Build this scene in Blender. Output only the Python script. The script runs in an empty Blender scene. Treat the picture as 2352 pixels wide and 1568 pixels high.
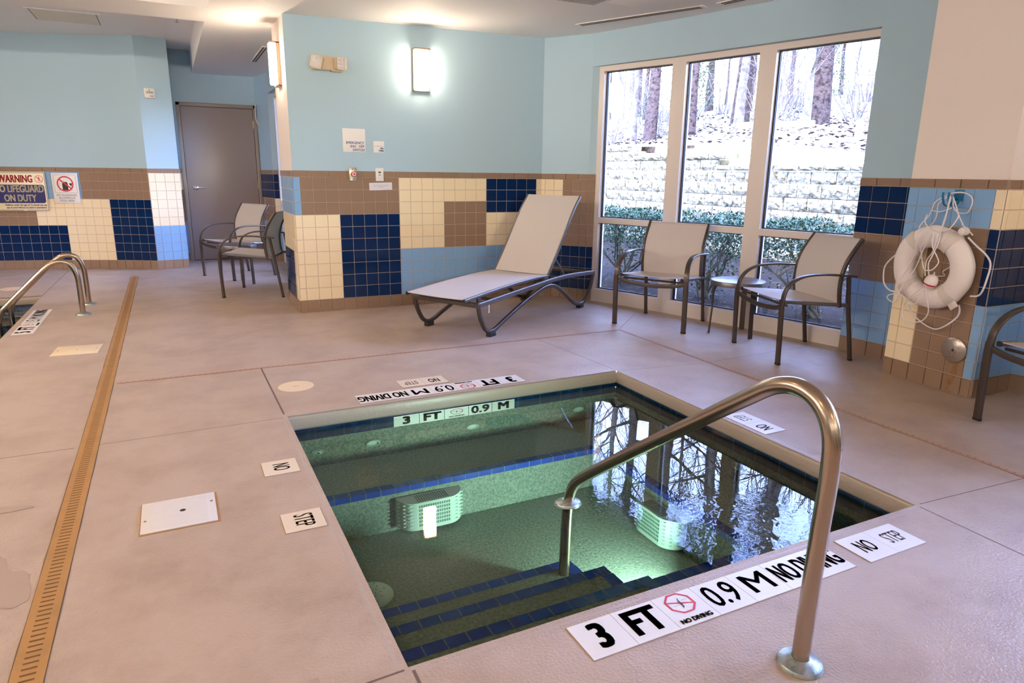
import bpy, bmesh, math, random
from math import sin, cos, pi, radians
from mathutils import Vector, Matrix

random.seed(7)
scene = bpy.context.scene
COL = scene.collection
V = Vector

# ------------------------------------------------------------------ camera
F_PX, PITCH, ROLL, YAW, CAM_H = 1542.32, 0.245441, 0.0130464, 0.463855, 1.2757
cam_d = bpy.data.cameras.new('camera')
cam = bpy.data.objects.new('camera', cam_d)
COL.objects.link(cam)
cam_d.sensor_fit = 'HORIZONTAL'
cam_d.sensor_width = 36.0
cam_d.lens = F_PX / 2352 * 36
cam_d.clip_start = 0.05
cam_d.clip_end = 300
_f = V((sin(YAW), cos(YAW), 0)); _r = V((cos(YAW), -sin(YAW), 0)); _u = V((0, 0, 1))
_f2 = _f * cos(PITCH) - _u * sin(PITCH); _u2 = _u * cos(PITCH) + _f * sin(PITCH)
_r3 = _r * cos(ROLL) + _u2 * sin(ROLL); _u3 = _u2 * cos(ROLL) - _r * sin(ROLL)
cam.matrix_world = Matrix(((_r3.x, _u3.x, -_f2.x, 0), (_r3.y, _u3.y, -_f2.y, 0), (_r3.z, _u3.z, -_f2.z, CAM_H), (0, 0, 0, 1)))
scene.camera = cam

# ------------------------------------------------------------------ view and world
scene.view_settings.view_transform = 'Standard'
scene.view_settings.look = 'None'
scene.view_settings.gamma = 1
scene.view_settings.use_curve_mapping = False
scene.view_settings.exposure = 1.17
scene.cycles.max_bounces = 10
scene.cycles.diffuse_bounces = 5
scene.cycles.glossy_bounces = 4
scene.cycles.transmission_bounces = 6
scene.cycles.transparent_max_bounces = 16
scene.cycles.sample_clamp_indirect = 6.0
scene.cycles.caustics_reflective = False
scene.cycles.caustics_refractive = False
scene.cycles.use_denoising = True

SKY = 20.0
world = bpy.data.worlds.new('sky')
scene.world = world
world.use_nodes = True
wn = world.node_tree.nodes; wl = world.node_tree.links
wn.clear()
_o = wn.new('ShaderNodeOutputWorld'); _b = wn.new('ShaderNodeBackground')
_tc = wn.new('ShaderNodeTexCoord'); _sx = wn.new('ShaderNodeSeparateXYZ'); _cr = wn.new('ShaderNodeValToRGB')
wl.new(_tc.outputs['Generated'], _sx.inputs[0]); wl.new(_sx.outputs['Z'], _cr.inputs[0])
wl.new(_cr.outputs[0], _b.inputs[0]); wl.new(_b.outputs[0], _o.inputs[0])
_cr.color_ramp.elements[0].position = 0.0; _cr.color_ramp.elements[0].color = (0.60, 0.74, 1.0, 1)
_cr.color_ramp.elements[1].position = 0.45; _cr.color_ramp.elements[1].color = (0.30, 0.44, 1.0, 1)
_b.inputs[1].default_value = SKY

sun_d = bpy.data.lights.new('sun', 'SUN'); sun = bpy.data.objects.new('sun', sun_d); COL.objects.link(sun)
sun_d.energy = 6.5; sun_d.angle = radians(0.6); sun_d.color = (1.0, 0.93, 0.84)
sun.rotation_euler = V((0.42, 0.42, -0.80)).to_track_quat('-Z', 'Y').to_euler()

# ------------------------------------------------------------------ materials
MATS = {}
def mat(name, color, rough=0.5, metal=0.0, bump=None, spec=None, coat=0.0, vary=None, emit=None, estr=0.0, translucent=False):
    """bump=(scale, strength, distance); vary=(scale, color2, lo, hi) mixes color2 in by noise"""
    m = bpy.data.materials.new(name); m.use_nodes = True
    nt = m.node_tree; b = nt.nodes['Principled BSDF']
    b.inputs['Base Color'].default_value = (*color, 1)
    b.inputs['Roughness'].default_value = rough
    b.inputs['Metallic'].default_value = metal
    if spec is not None: b.inputs['Specular IOR Level'].default_value = spec
    if coat: b.inputs['Coat Weight'].default_value = coat; b.inputs['Coat Roughness'].default_value = 0.06
    tc = None
    if bump or vary:
        tc = nt.nodes.new('ShaderNodeNewGeometry')
    if bump:
        n = nt.nodes.new('ShaderNodeTexNoise'); n.inputs['Scale'].default_value = bump[0]; n.inputs['Detail'].default_value = 4
        nt.links.new(tc.outputs['Position'], n.inputs['Vector'])
        bp = nt.nodes.new('ShaderNodeBump'); bp.inputs['Strength'].default_value = bump[1]; bp.inputs['Distance'].default_value = bump[2]
        nt.links.new(n.outputs['Fac'], bp.inputs['Height']); nt.links.new(bp.outputs[0], b.inputs['Normal'])
    if vary:
        n = nt.nodes.new('ShaderNodeTexNoise'); n.inputs['Scale'].default_value = vary[0]; n.inputs['Detail'].default_value = 6
        n.inputs['Roughness'].default_value = 0.65
        nt.links.new(tc.outputs['Position'], n.inputs['Vector'])
        mr = nt.nodes.new('ShaderNodeMapRange'); mr.inputs[1].default_value = vary[2]; mr.inputs[2].default_value = vary[3]
        nt.links.new(n.outputs['Fac'], mr.inputs[0])
        mx = nt.nodes.new('ShaderNodeMix'); mx.data_type = 'RGBA'
        mx.inputs[6].default_value = (*color, 1); mx.inputs[7].default_value = (*vary[1], 1)
        nt.links.new(mr.outputs[0], mx.inputs[0]); nt.links.new(mx.outputs[2], b.inputs['Base Color'])
    if emit:
        b.inputs['Emission Color'].default_value = (*emit, 1); b.inputs['Emission Strength'].default_value = estr
    MATS[name] = m
    return m

def clear_mat(name, tint, ior, bump=None, rough=0.0):
    m = bpy.data.materials.new(name); m.use_nodes = True; nt = m.node_tree; nt.nodes.clear()
    o = nt.nodes.new('ShaderNodeOutputMaterial'); mix = nt.nodes.new('ShaderNodeMixShader')
    t = nt.nodes.new('ShaderNodeBsdfTransparent'); g = nt.nodes.new('ShaderNodeBsdfGlossy'); fr = nt.nodes.new('ShaderNodeFresnel')
    t.inputs[0].default_value = (*tint, 1); g.inputs['Roughness'].default_value = rough; fr.inputs[0].default_value = ior
    nt.links.new(fr.outputs[0], mix.inputs[0]); nt.links.new(t.outputs[0], mix.inputs[1]); nt.links.new(g.outputs[0], mix.inputs[2])
    nt.links.new(mix.outputs[0], o.inputs[0])
    if bump:
        geo = nt.nodes.new('ShaderNodeNewGeometry')
        hs = None
        for sc_, wt in bump[0]:
            n = nt.nodes.new('ShaderNodeTexNoise'); n.inputs['Scale'].default_value = sc_; n.inputs['Detail'].default_value = 1.5
            nt.links.new(geo.outputs['Position'], n.inputs['Vector'])
            mm = nt.nodes.new('ShaderNodeMath'); mm.operation = 'MULTIPLY'; mm.inputs[1].default_value = wt
            nt.links.new(n.outputs['Fac'], mm.inputs[0])
            if hs is None: hs = mm.outputs[0]
            else:
                ad = nt.nodes.new('ShaderNodeMath'); ad.operation = 'ADD'
                nt.links.new(hs, ad.inputs[0]); nt.links.new(mm.outputs[0], ad.inputs[1]); hs = ad.outputs[0]
        # ripples of small wavelength around a few spots where the jets and the rail stir the surface
        for (px, py, rad, sc_, wt) in bump[2]:
            ds = nt.nodes.new('ShaderNodeVectorMath'); ds.operation = 'DISTANCE'; ds.inputs[1].default_value = (px, py, -0.1)
            nt.links.new(geo.outputs['Position'], ds.inputs[0])
            mr = nt.nodes.new('ShaderNodeMapRange'); mr.inputs[1].default_value = rad; mr.inputs[2].default_value = 0.0
            nt.links.new(ds.outputs['Value'], mr.inputs[0])
            n = nt.nodes.new('ShaderNodeTexNoise'); n.inputs['Scale'].default_value = sc_; n.inputs['Detail'].default_value = 2
            nt.links.new(geo.outputs['Position'], n.inputs['Vector'])
            mm = nt.nodes.new('ShaderNodeMath'); mm.operation = 'MULTIPLY'
            nt.links.new(n.outputs['Fac'], mm.inputs[0]); nt.links.new(mr.outputs[0], mm.inputs[1])
            m2 = nt.nodes.new('ShaderNodeMath'); m2.operation = 'MULTIPLY_ADD'; m2.inputs[1].default_value = wt
            nt.links.new(mm.outputs[0], m2.inputs[0]); nt.links.new(hs, m2.inputs[2]); hs = m2.outputs[0]
        bp = nt.nodes.new('ShaderNodeBump'); bp.inputs['Strength'].default_value = 1.0; bp.inputs['Distance'].default_value = bump[1]
        nt.links.new(hs, bp.inputs['Height'])
        nt.links.new(bp.outputs[0], g.inputs['Normal']); nt.links.new(bp.outputs[0], fr.inputs['Normal'])
    MATS[name] = m
    return m

mat('paint_blue', (0.42, 0.59, 0.70), 0.55)
mat('paint_cream', (0.86, 0.76, 0.70), 0.55)
mat('paint_white', (0.88, 0.85, 0.83), 0.7)
mat('ceiling_panel', (0.80, 0.72, 0.60), 0.6)
mat('tile_brown', (0.31, 0.205, 0.14), 0.10, spec=0.35)
mat('tile_cream', (0.93, 0.79, 0.55), 0.10)
mat('tile_navy', (0.003, 0.022, 0.095), 0.10, spec=0.22)
mat('tile_lightblue', (0.25, 0.45, 0.74), 0.10, spec=0.35)
mat('grout', (0.62, 0.50, 0.43), 0.9)
mat('deck', (0.50, 0.38, 0.30), 0.42, bump=(110, 0.55, 0.006), vary=(3.0, (0.40, 0.29, 0.225), 0.42, 0.68))
mat('joint', (0.16, 0.11, 0.085), 0.9)
mat('crack', (0.36, 0.27, 0.22), 0.9)
mat('coping', (0.44, 0.355, 0.305), 0.35, bump=(60, 0.3, 0.006))
mat('drain_tan', (0.43, 0.215, 0.068), 0.5, vary=(9, (0.36, 0.19, 0.065), 0.45, 0.7))
mat('drain_pink', (0.50, 0.29, 0.20), 0.5)
mat('slot_dark', (0.15, 0.07, 0.015), 0.8)
mat('cover_cream', (0.78, 0.62, 0.42), 0.4)
mat('cover_white', (0.72, 0.68, 0.66), 0.45)
mat('sign_tile', (0.80, 0.76, 0.72), 0.35)
mat('sign_tile_aged', (0.74, 0.62, 0.48), 0.4)
mat('ink_black', (0.012, 0.012, 0.016), 0.4)
mat('ink_faded', (0.30, 0.16, 0.07), 0.6)
mat('ink_red', (0.62, 0.02, 0.04), 0.4)
mat('ink_navy', (0.012, 0.012, 0.12), 0.4)
mat('ink_blue', (0.03, 0.09, 0.33), 0.4)
mat('ink_grey', (0.25, 0.25, 0.27), 0.5)
mat('sign_cream', (0.85, 0.74, 0.50), 0.4)
mat('sign_white', (0.84, 0.82, 0.80), 0.4)
mat('paper', (0.72, 0.70, 0.75), 0.35)
mat('plaster', (0.24, 0.29, 0.24), 0.85, bump=(90, 0.5, 0.006), vary=(75, (0.10, 0.13, 0.10), 0.38, 0.66))
mat('nosing_blue', (0.004, 0.035, 0.30), 0.25, vary=(14, (0.006, 0.055, 0.40), 0.45, 0.6))
mat('waterline_tile', (0.003, 0.022, 0.075), 0.12, vary=(24, (0.008, 0.055, 0.14), 0.5, 0.66))
mat('water_grout', (0.16, 0.20, 0.20), 0.8)
mat('steel', (0.44, 0.35, 0.27), 0.24, 1.0, bump=(40, 0.06, 0.002))
mat('steel_worn', (0.46, 0.48, 0.47), 0.38, 0.85, bump=(55, 0.5, 0.004), vary=(45, (0.24, 0.33, 0.31), 0.45, 0.62))
mat('bronze', (0.080, 0.062, 0.055), 0.33, 0.55, coat=0.2)
mat('bronze_light', (0.16, 0.15, 0.165), 0.30, 0.6)
mat('rubber', (0.012, 0.012, 0.014), 0.6)
mat('door_paint', (0.34, 0.27, 0.24), 0.32)
mat('door_frame', (0.30, 0.24, 0.20), 0.4)
mat('chrome', (0.62, 0.62, 0.64), 0.25, 1.0)
mat('brass', (0.35, 0.25, 0.13), 0.35, 0.9)
mat('window_white', (0.74, 0.66, 0.61), 0.35)
mat('gasket', (0.008, 0.012, 0.035), 0.4)
mat('sconce_metal', (0.46, 0.31, 0.20), 0.4, 0.6)
mat('lens_light', (1, 1, 1), 0.5, emit=(1.0, 0.80, 0.60), estr=25.0)
mat('fill_bar_glow', (1, 1, 1), 0.5, emit=(1.0, 0.83, 0.68), estr=10.0)  # glowing lens of the added fill bars
mat('down_light', (1, 1, 1), 0.5, emit=(1.0, 0.72, 0.42), estr=60.0)
mat('beige_plastic', (0.66, 0.52, 0.34), 0.4)
mat('white_plastic', (0.80, 0.78, 0.74), 0.3)
mat('lamp_facet', (0.66, 0.62, 0.62), 0.18, 0.1)
mat('rust_tile', (0.24, 0.085, 0.015), 0.3, vary=(16, (0.31, 0.19, 0.11), 0.40, 0.62))
mat('red_plastic', (0.45, 0.02, 0.02), 0.3)
mat('led_red', (0.9, 0.1, 0.1), 0.4, emit=(1, 0.12, 0.08), estr=1.5)
mat('plate_steel', (0.50, 0.43, 0.34), 0.3, 0.9)
mat('drain_disc', (0.42, 0.36, 0.33), 0.28, 0.7, bump=(30, 0.3, 0.003))
mat('rust_spot', (0.10, 0.035, 0.012), 0.8)
mat('suction_white', (0.48, 0.60, 0.54), 0.5)
mat('suction_dark', (0.10, 0.20, 0.16), 0.8)
mat('vinyl_white', (0.88, 0.81, 0.79), 0.42, bump=(26, 0.45, 0.012), vary=(14, (0.62, 0.50, 0.42), 0.64, 0.78))
mat('rope_white', (0.80, 0.76, 0.80), 0.6)
mat('strap_cream', (0.74, 0.67, 0.62), 0.55)
mat('hook_teal', (0.0, 0.16, 0.34), 0.3)
mat('slot_black', (0.03, 0.015, 0.01), 0.7)
mat('block_stone', (0.18, 0.150, 0.104), 0.95, spec=0.05, bump=(16, 1.0, 0.05), vary=(11, (0.050, 0.036, 0.016), 0.49, 0.64))
mat('leaf_litter', (0.155, 0.125, 0.105), 0.95, spec=0.05, bump=(22, 1.0, 0.05), vary=(9, (0.045, 0.024, 0.017), 0.52, 0.64))
mat('dry_leaf', (0.055, 0.024, 0.014), 0.9)
mat('mulch', (0.010, 0.0065, 0.0055), 0.95, spec=0.05, bump=(38, 1.0, 0.03), vary=(60, (0.024, 0.018, 0.016), 0.52, 0.70))
mat('bark_brown', (0.055, 0.036, 0.032), 0.95, spec=0.05, bump=(14, 1.0, 0.05), vary=(11, (0.018, 0.011, 0.010), 0.48, 0.6))
mat('bark_pale', (0.11, 0.085, 0.075), 0.9, vary=(8, (0.045, 0.033, 0.028), 0.45, 0.62))
mat('twig', (0.060, 0.046, 0.040), 0.9)
mat('hedge_stem', (0.055, 0.044, 0.028), 0.9, spec=0.1)
mat('hedge_leaf', (0.010, 0.034, 0.010), 0.5, spec=0.25, vary=(30, (0.036, 0.078, 0.026), 0.45, 0.65))
mat('pine_green', (0.020, 0.045, 0.012), 0.7)
mat('roofing', (0.2, 0.2, 0.2), 0.9)
clear_mat('window_glass', (0.97, 0.985, 0.98), 1.45)
clear_mat('spa_water', (0.84, 0.95, 0.88), 1.333,
          bump=([(2.2, 0.045), (9.0, 0.006)], 0.012, [(1.35, 2.15, 0.34, 30, 0.07), (0.98, 2.75, 0.22, 40, 0.05), (1.95, 1.75, 0.40, 16, 0.16)]))
mat('wet_film', (0.44, 0.335, 0.265), 0.08)
clear_mat('pool_water', (0.35, 0.62, 0.50), 1.333, bump=([(2.0, 0.6), (7, 0.15)], 0.012, []))

mat('sling_fabric', (0.64, 0.575, 0.555), 0.62, bump=(700, 0.25, 0.001), vary=(420, (0.55, 0.49, 0.47), 0.4, 0.62))

# ------------------------------------------------------------------ mesh helpers
class MB:
    def __init__(s): s.v = []; s.f = []; s.m = []; s.slots = []
    def mi(s, name):
        if name not in s.slots: s.slots.append(name)
        return s.slots.index(name)
    def add(s, verts, faces, m):
        k = len(s.v); i = s.mi(m)
        s.v += [tuple(v) for v in verts]
        for f in faces: s.f.append(tuple(a + k for a in f)); s.m.append(i)
    def quad(s, a, b, c, d, m): s.add([a, b, c, d], [(0, 1, 2, 3)], m)
    def box(s, lo, hi, m, bev=0.0, mtx=None):
        x0, y0, z0 = lo; x1, y1, z1 = hi
        if bev <= 0:
            vs = [V((x, y, z)) for z in (z0, z1) for x, y in ((x0, y0), (x1, y0), (x1, y1), (x0, y1))]
            fs = [(3, 2, 1, 0), (4, 5, 6, 7), (0, 1, 5, 4), (1, 2, 6, 5), (2, 3, 7, 6), (3, 0, 4, 7)]
        else:
            bm = bmesh.new(); bmesh.ops.create_cube(bm, size=1.0)
            for v in bm.verts: v.co = V(((x0 + x1) / 2 + v.co.x * (x1 - x0), (y0 + y1) / 2 + v.co.y * (y1 - y0), (z0 + z1) / 2 + v.co.z * (z1 - z0)))
            bmesh.ops.bevel(bm, geom=bm.edges[:], offset=bev, segments=2, affect='EDGES', profile=0.5)
            bm.verts.ensure_lookup_table(); vs = [v.co.copy() for v in bm.verts]; fs = [tuple(v.index for v in f.verts) for f in bm.faces]; bm.free()
        if mtx is not None: vs = [mtx @ v for v in vs]
        s.add(vs, fs, m)
    def prism(s, poly, z0, z1, m, mtx=None, caps=True):
        n = len(poly)
        vs = [V((p[0], p[1], z0)) for p in poly] + [V((p[0], p[1], z1)) for p in poly]
        fs = [(i, (i + 1) % n, (i + 1) % n + n, i + n) for i in range(n)]
        if caps: fs += [tuple(range(n - 1, -1, -1)), tuple(range(n, 2 * n))]
        if mtx is not None: vs = [mtx @ v for v in vs]
        s.add(vs, fs, m)
    def sweep(s, path, prof, m, wax=None, closed=False, caps=True):
        """prof: list of (a,b) with a along wax and b perpendicular to it and to the path"""
        P = [V(p) for p in path]; n = len(P); rings = []
        prev = None
        for i, p in enumerate(P):
            if closed: t = (P[(i + 1) % n] - P[i - 1])
            elif i == 0: t = P[1] - P[0]
            elif i == n - 1: t = P[-1] - P[-2]
            else: t = (P[i + 1] - P[i]).normalized() + (P[i] - P[i - 1]).normalized()
            t = t.normalized()
            if wax is not None:
                a = V(wax); a = (a - t * a.dot(t)).normalized()
            else:
                if prev is None:
                    a = t.orthogonal().normalized()
                else:
                    a = (prev - t * prev.dot(t)).normalized()
                prev = a
            b = t.cross(a)
            rings.append([p + a * q[0] + b * q[1] for q in prof])
        k = len(prof); vs = [v for r in rings for v in r]; fs = []
        for i in range(n if closed else n - 1):
            j = (i + 1) % n
            for q in range(k): fs.append((i * k + q, i * k + (q + 1) % k, j * k + (q + 1) % k, j * k + q))
        if caps and not closed: fs += [tuple(range(k - 1, -1, -1)), tuple((n - 1) * k + q for q in range(k))]
        s.add(vs, fs, m)
    def tube(s, path, r, m, n=10, closed=False, caps=True):
        s.sweep(path, [(r * cos(2 * pi * i / n), r * sin(2 * pi * i / n)) for i in range(n)], m, closed=closed, caps=caps)
    def taper(s, path, radii, m, n=6):
        P = [V(p) for p in path]; vs = []; a = (P[1] - P[0]).orthogonal().normalized()
        for i, p in enumerate(P):
            t = (P[min(i + 1, len(P) - 1)] - P[max(i - 1, 0)]).normalized()
            a = (a - t * a.dot(t)).normalized(); b = t.cross(a)
            vs += [p + (a * cos(2 * pi * q / n) + b * sin(2 * pi * q / n)) * radii[i] for q in range(n)]
        fs = [(i * n + q, i * n + (q + 1) % n, (i + 1) * n + (q + 1) % n, (i + 1) * n + q) for i in range(len(P) - 1) for q in range(n)]
        s.add(vs, fs, m)
    def lathe(s, prof, m, n=32, mtx=None):
        vs = []; fs = []; k = len(prof)
        for j in range(n):
            a = 2 * pi * j / n
            vs += [V((r * cos(a), r * sin(a), z)) for r, z in prof]
        for j in range(n):
            for i in range(k - 1):
                fs.append((j * k + i, ((j + 1) % n) * k + i, ((j + 1) % n) * k + i + 1, j * k + i + 1))
        if mtx is not None: vs = [mtx @ v for v in vs]
        s.add(vs, fs, m)
    def text(s, body, size, m, mtx, depth=0.001, bold=0.0, xs=1.0, align='CENTER', ys=1.0):
        cu = bpy.data.curves.new('t', 'FONT'); cu.body = body; cu.size = size; cu.align_x = align; cu.align_y = 'CENTER'
        cu.extrude = depth / 2; cu.resolution_u = 3
        ob = bpy.data.objects.new('t', cu); COL.objects.link(ob)
        dg = bpy.context.evaluated_depsgraph_get(); me = ob.evaluated_get(dg).to_mesh()
        fs = [tuple(p.vertices) for p in me.polygons]
        for ox, oy in (((0, 0),) if bold <= 0 else [(bold * i, bold * .6 * j) for i in ((-1, 1) if bold < 0.0025 else (-1, -0.33, 0.33, 1)) for j in ((-1, 1) if bold < 0.0025 else (-1, 0, 1))]):
            s.add([mtx @ V((v.co.x * xs + ox, v.co.y * ys + oy, v.co.z + depth / 2)) for v in me.vertices], fs, m)
        ob.evaluated_get(dg).to_mesh_clear()
        bpy.data.objects.remove(ob); bpy.data.curves.remove(cu)
    def build(s, name, parent=None, smooth=True, angle=35, loc=None):
        me = bpy.data.meshes.new(name)
        off = V(loc) if loc is not None else V((0, 0, 0))
        me.from_pydata([tuple(V(v) - off) for v in s.v], [], s.f)
        for n in s.slots: me.materials.append(MATS[n])
        me.polygons.foreach_set('material_index', s.m)
        if smooth:
            me.polygons.foreach_set('use_smooth', [True] * len(me.polygons))
            me.set_sharp_from_angle(angle=radians(angle))
        me.update()
        o = bpy.data.objects.new(name, me); COL.objects.link(o)
        if loc is not None: o.location = loc
        if parent is not None: o.parent = parent
        return o

def smooth_path(pts, sub=6, closed=False):
    P = [V(p) for p in pts]; n = len(P); out = []
    for i in range(n if closed else n - 1):
        p0 = P[(i - 1) % n] if (closed or i > 0) else P[0] * 2 - P[1]
        p1 = P[i]; p2 = P[(i + 1) % n]
        p3 = P[(i + 2) % n] if (closed or i + 2 < n) else P[-1] * 2 - P[-2]
        for k in range(sub):
            t = k / sub
            out.append(0.5 * ((2 * p1) + (p2 - p0) * t + (2 * p0 - 5 * p1 + 4 * p2 - p3) * t * t + (3 * p1 - p0 - 3 * p2 + p3) * t ** 3))
    if not closed: out.append(P[-1])
    return out

def rrect(w, h, r, n=3):
    out = []
    for cx, cy, a0 in ((w / 2 - r, h / 2 - r, 0), (-w / 2 + r, h / 2 - r, 90), (-w / 2 + r, -h / 2 + r, 180), (w / 2 - r, -h / 2 + r, 270)):
        for i in range(n + 1):
            a = radians(a0 + 90 * i / n); out.append((cx + r * cos(a), cy + r * sin(a)))
    return out

def frame_mtx(o, x, y):
    x = V(x).normalized(); y = V(y); y = (y - x * y.dot(x)).normalized(); z = x.cross(y)
    return Matrix(((x.x, y.x, z.x, o[0]), (x.y, y.y, z.y, o[1]), (x.z, y.z, z.z, o[2]), (0, 0, 0, 1)))

def tag(o, label, cat, group=None, kind=None):
    o['label'] = label; o['category'] = cat
    if group: o['group'] = group
    if kind: o['kind'] = kind
    return o
def thing(name, label, cat, loc=(0, 0, 0), rz=0.0, group=None):
    o = bpy.data.objects.new(name, None); COL.objects.link(o); o.empty_display_size = 0.1
    o.location = loc; o.rotation_euler = (0, 0, rz)
    return tag(o, label, cat, group)
def struct(o): o['kind'] = 'structure'; return o
def dup(root, loc, rz, label, group=None):
    r = root.copy(); COL.objects.link(r); r.location = loc; r.rotation_euler = (0, 0, rz); r['label'] = label
    if group: r['group'] = group
    for ch in list(root.children):
        c = ch.copy(); COL.objects.link(c); c.parent = r
        for g in list(ch.children):
            d = g.copy(); COL.objects.link(d); d.parent = c
    return r

# ------------------------------------------------------------------ room shell
TRIM_Z = 1.277
def ceil_z(x): return 2.531 + 0.0125 * max(x, 0.0)

def wall_frame(A, B):
    A = V((A[0], A[1], 0)); B = V((B[0], B[1], 0)); d = (B - A).normalized(); n = V((d.y, -d.x, 0))
    return A, d, n, (B - A).length
def wp(A, B, u, z, off=0.0):
    a, d, n, L = wall_frame(A, B); return a + d * u + n * off + V((0, 0, z))
def wmtx(A, B, u, z, off=0.0):
    """frame standing on a wall: x along it (left to right seen from the room), y up, z into the room"""
    a, d, n, L = wall_frame(A, B); p = a + d * u + n * off + V((0, 0, z))
    return Matrix(((d.x, 0, n.x, p.x), (d.y, 0, n.y, p.y), (0, 1, 0, p.z), (0, 0, 0, 1)))

LET = {'L': 'tile_lightblue', 'B': 'tile_brown', 'C': 'tile_cream', 'N': 'tile_navy'}
rt = random.Random(3)
def tile_face(mb, M, u0, u1, z0, z1, m, h=0.0075):
    g = 0.0014; b = 0.0022
    if u1 - u0 < 0.008: return
    a0, a1, c0, c1 = u0 + g, u1 - g, z0 + g, z1 - g
    t = [rt.uniform(-0.0004, 0.0004) for _ in range(4)]
    vs = [V((a0, c0, 0.002)), V((a1, c0, 0.002)), V((a1, c1, 0.002)), V((a0, c1, 0.002)),
          V((a0 + b, c0 + b, h + t[0])), V((a1 - b, c0 + b, h + t[1])), V((a1 - b, c1 - b, h + t[2])), V((a0 + b, c1 - b, h + t[3]))]
    mb.add([M @ v for v in vs], [(4, 5, 6, 7), (0, 1, 5, 4), (1, 2, 6, 5), (2, 3, 7, 6), (3, 0, 4, 7)], m)
def tile_wall(mb, A, B, first, fn, pitch=0.111, trim_first=0.1):
    M = wmtx(A, B, 0, 0); L = wall_frame(A, B)[3]
    mb.add([M @ V(p) for p in ((0, 0, 0.0025), (L, 0, 0.0025), (L, TRIM_Z - 0.002, 0.0025), (0, TRIM_Z - 0.002, 0.0025))], [(0, 1, 2, 3)], 'grout')
    us = [0.0]; u = first
    while u < L - 1e-4: us.append(u); u += pitch
    us.append(L)
    for c in range(len(us) - 1):
        for r in range(1, 11):
            z1 = 1.221 - (r - 1) * 0.111
            tile_face(mb, M, us[c], us[c + 1], z1 - 0.111, z1, LET[fn(c, r)])
        tile_face(mb, M, us[c], us[c + 1], 0, 0.111, 'tile_brown', 0.010)
    us = [0.0]; u = trim_first
    while u < L - 1e-4: us.append(u); u += pitch * 1.374
    us.append(L)
    for c in range(len(us) - 1): tile_face(mb, M, us[c], us[c + 1], 1.221, TRIM_Z, 'tile_brown', 0.012)

def slab(mb, A, B, z0, z1, t, m):
    a, d, n, L = wall_frame(A, B)
    P = [a, a + d * L, a + d * L - n * t, a - n * t]
    mb.prism([(p.x, p.y) for p in P][::-1], z0, z1, m)

# plan points, room side
PIER_A, PIER_C = (0.975, 6.313), (3.46, 6.28)
PIER_BACK = (0.979, 6.973)
LW = [(-4.6, 10.75), (-2.5, 10.60), (-1.7, 10.46), (-0.9, 10.22), (-0.235, 9.88), (0.128, 9.945)]
G = [(3.765, 5.86), (4.052, 5.010), (4.268, 4.205), (4.482, 3.350)]
F = [(3.822, 5.821), (4.106, 5.014), (4.321, 4.209), (4.531, 3.364)]
RS = [(4.482, 3.350), (4.495, 2.797)]
PL, PR, PB = (4.216, 2.797), (4.177, 2.205), (4.560, 2.199)
HEAD = 2.283

# wall with the shut-off switch
mb = MB(); slab(mb, PIER_A, PIER_C, 0, 2.75, 0.25, 'paint_blue'); w = struct(mb.build('wall_back'))
mb = MB()
def f_back(c, r):
    if c == 0: return 'L' if r <= 3 else 'C'
    if r <= 3:
        if c <= 8: return 'B'
    elif c <= 3: return 'C'
    elif c <= 8: return 'N'
    if r >= 7: return 'L' if c <= 18 else 'B'
    if c <= 12: return 'C'
    if c <= 16: return 'B' if r >= 3 else 'C'
    if c <= 21: return 'N' if r <= 3 else 'C'
    return 'C'
tile_wall(mb, PIER_A, PIER_C, 0.060, f_back, 0.1125, 0.155); struct(mb.build('tile_wainscot', w))

# cream end face of that wall, looking across the alcove
mb = MB(); mb.prism([(0.975, 6.318), (1.40, 6.318), (1.40, 6.985), (0.975, 6.985)], 0, 2.75, 'paint_cream'); w = struct(mb.build('wall_pier'))
mb = MB()
def f_pier(c, r):
    if r <= 3: return 'L'
    return 'N' if (r >= 7 and c < 5) else 'C'
tile_wall(mb, (0.975, 6.973), (0.975, 6.305), 0.085, f_pier, 0.111, 0.02); struct(mb.build('tile_wainscot', w))

# curved left wall
mb = MB()
crv = smooth_path([(x, y, 0) for x, y in LW[:5]], 8)
k = len(crv); mb.add([p for p in crv] + [p + V((0, 0, 3.0)) for p in crv] + [p + V((0, 0.25, 0)) for p in crv] + [p + V((0, 0.25, 3.0)) for p in crv],
       [(i, i + 1, i + 1 + k, i + k) for i in range(k - 1)] + [(i + 2 * k, i + 3 * k, i + 1 + 3 * k, i + 1 + 2 * k) for i in range(k - 1)], 'paint_blue')
slab(mb, LW[4], LW[5], 0, 3.0, 0.20, 'paint_blue')
slab(mb, (0.128, 9.945), (0.128, 10.9), 0, 3.0, 0.15, 'paint_blue')
w = struct(mb.build('wall_left', angle=20))
mb = MB()
def col_left(t, r):                      # t counts tiles leftwards from the bend, 0 is the part tile at the bend
    if r >= 4 and t <= 4: return 'N'
    if r <= 3: return 'B' if t <= 7 else ('L' if t <= 11 else 'B')
    if t <= 12 and r <= 6: return 'C'
    if t <= 9: return 'C'
    return 'B' if r <= 6 else 'N'
_crv = smooth_path([(x, y, 0) for x, y in LW[:5]], 8)[::-1]           # from the bend leftwards
_cum = [0.0]
for i in range(1, len(_crv)): _cum.append(_cum[-1] + (_crv[i] - _crv[i - 1]).length)
def on_curve(s_):
    for i in range(1, len(_cum)):
        if _cum[i] >= s_ or i == len(_cum) - 1:
            t = (s_ - _cum[i - 1]) / (_cum[i] - _cum[i - 1]); p = _crv[i - 1].lerp(_crv[i], t); return (p.x, p.y)
k = 0; s0 = 0.0
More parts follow.
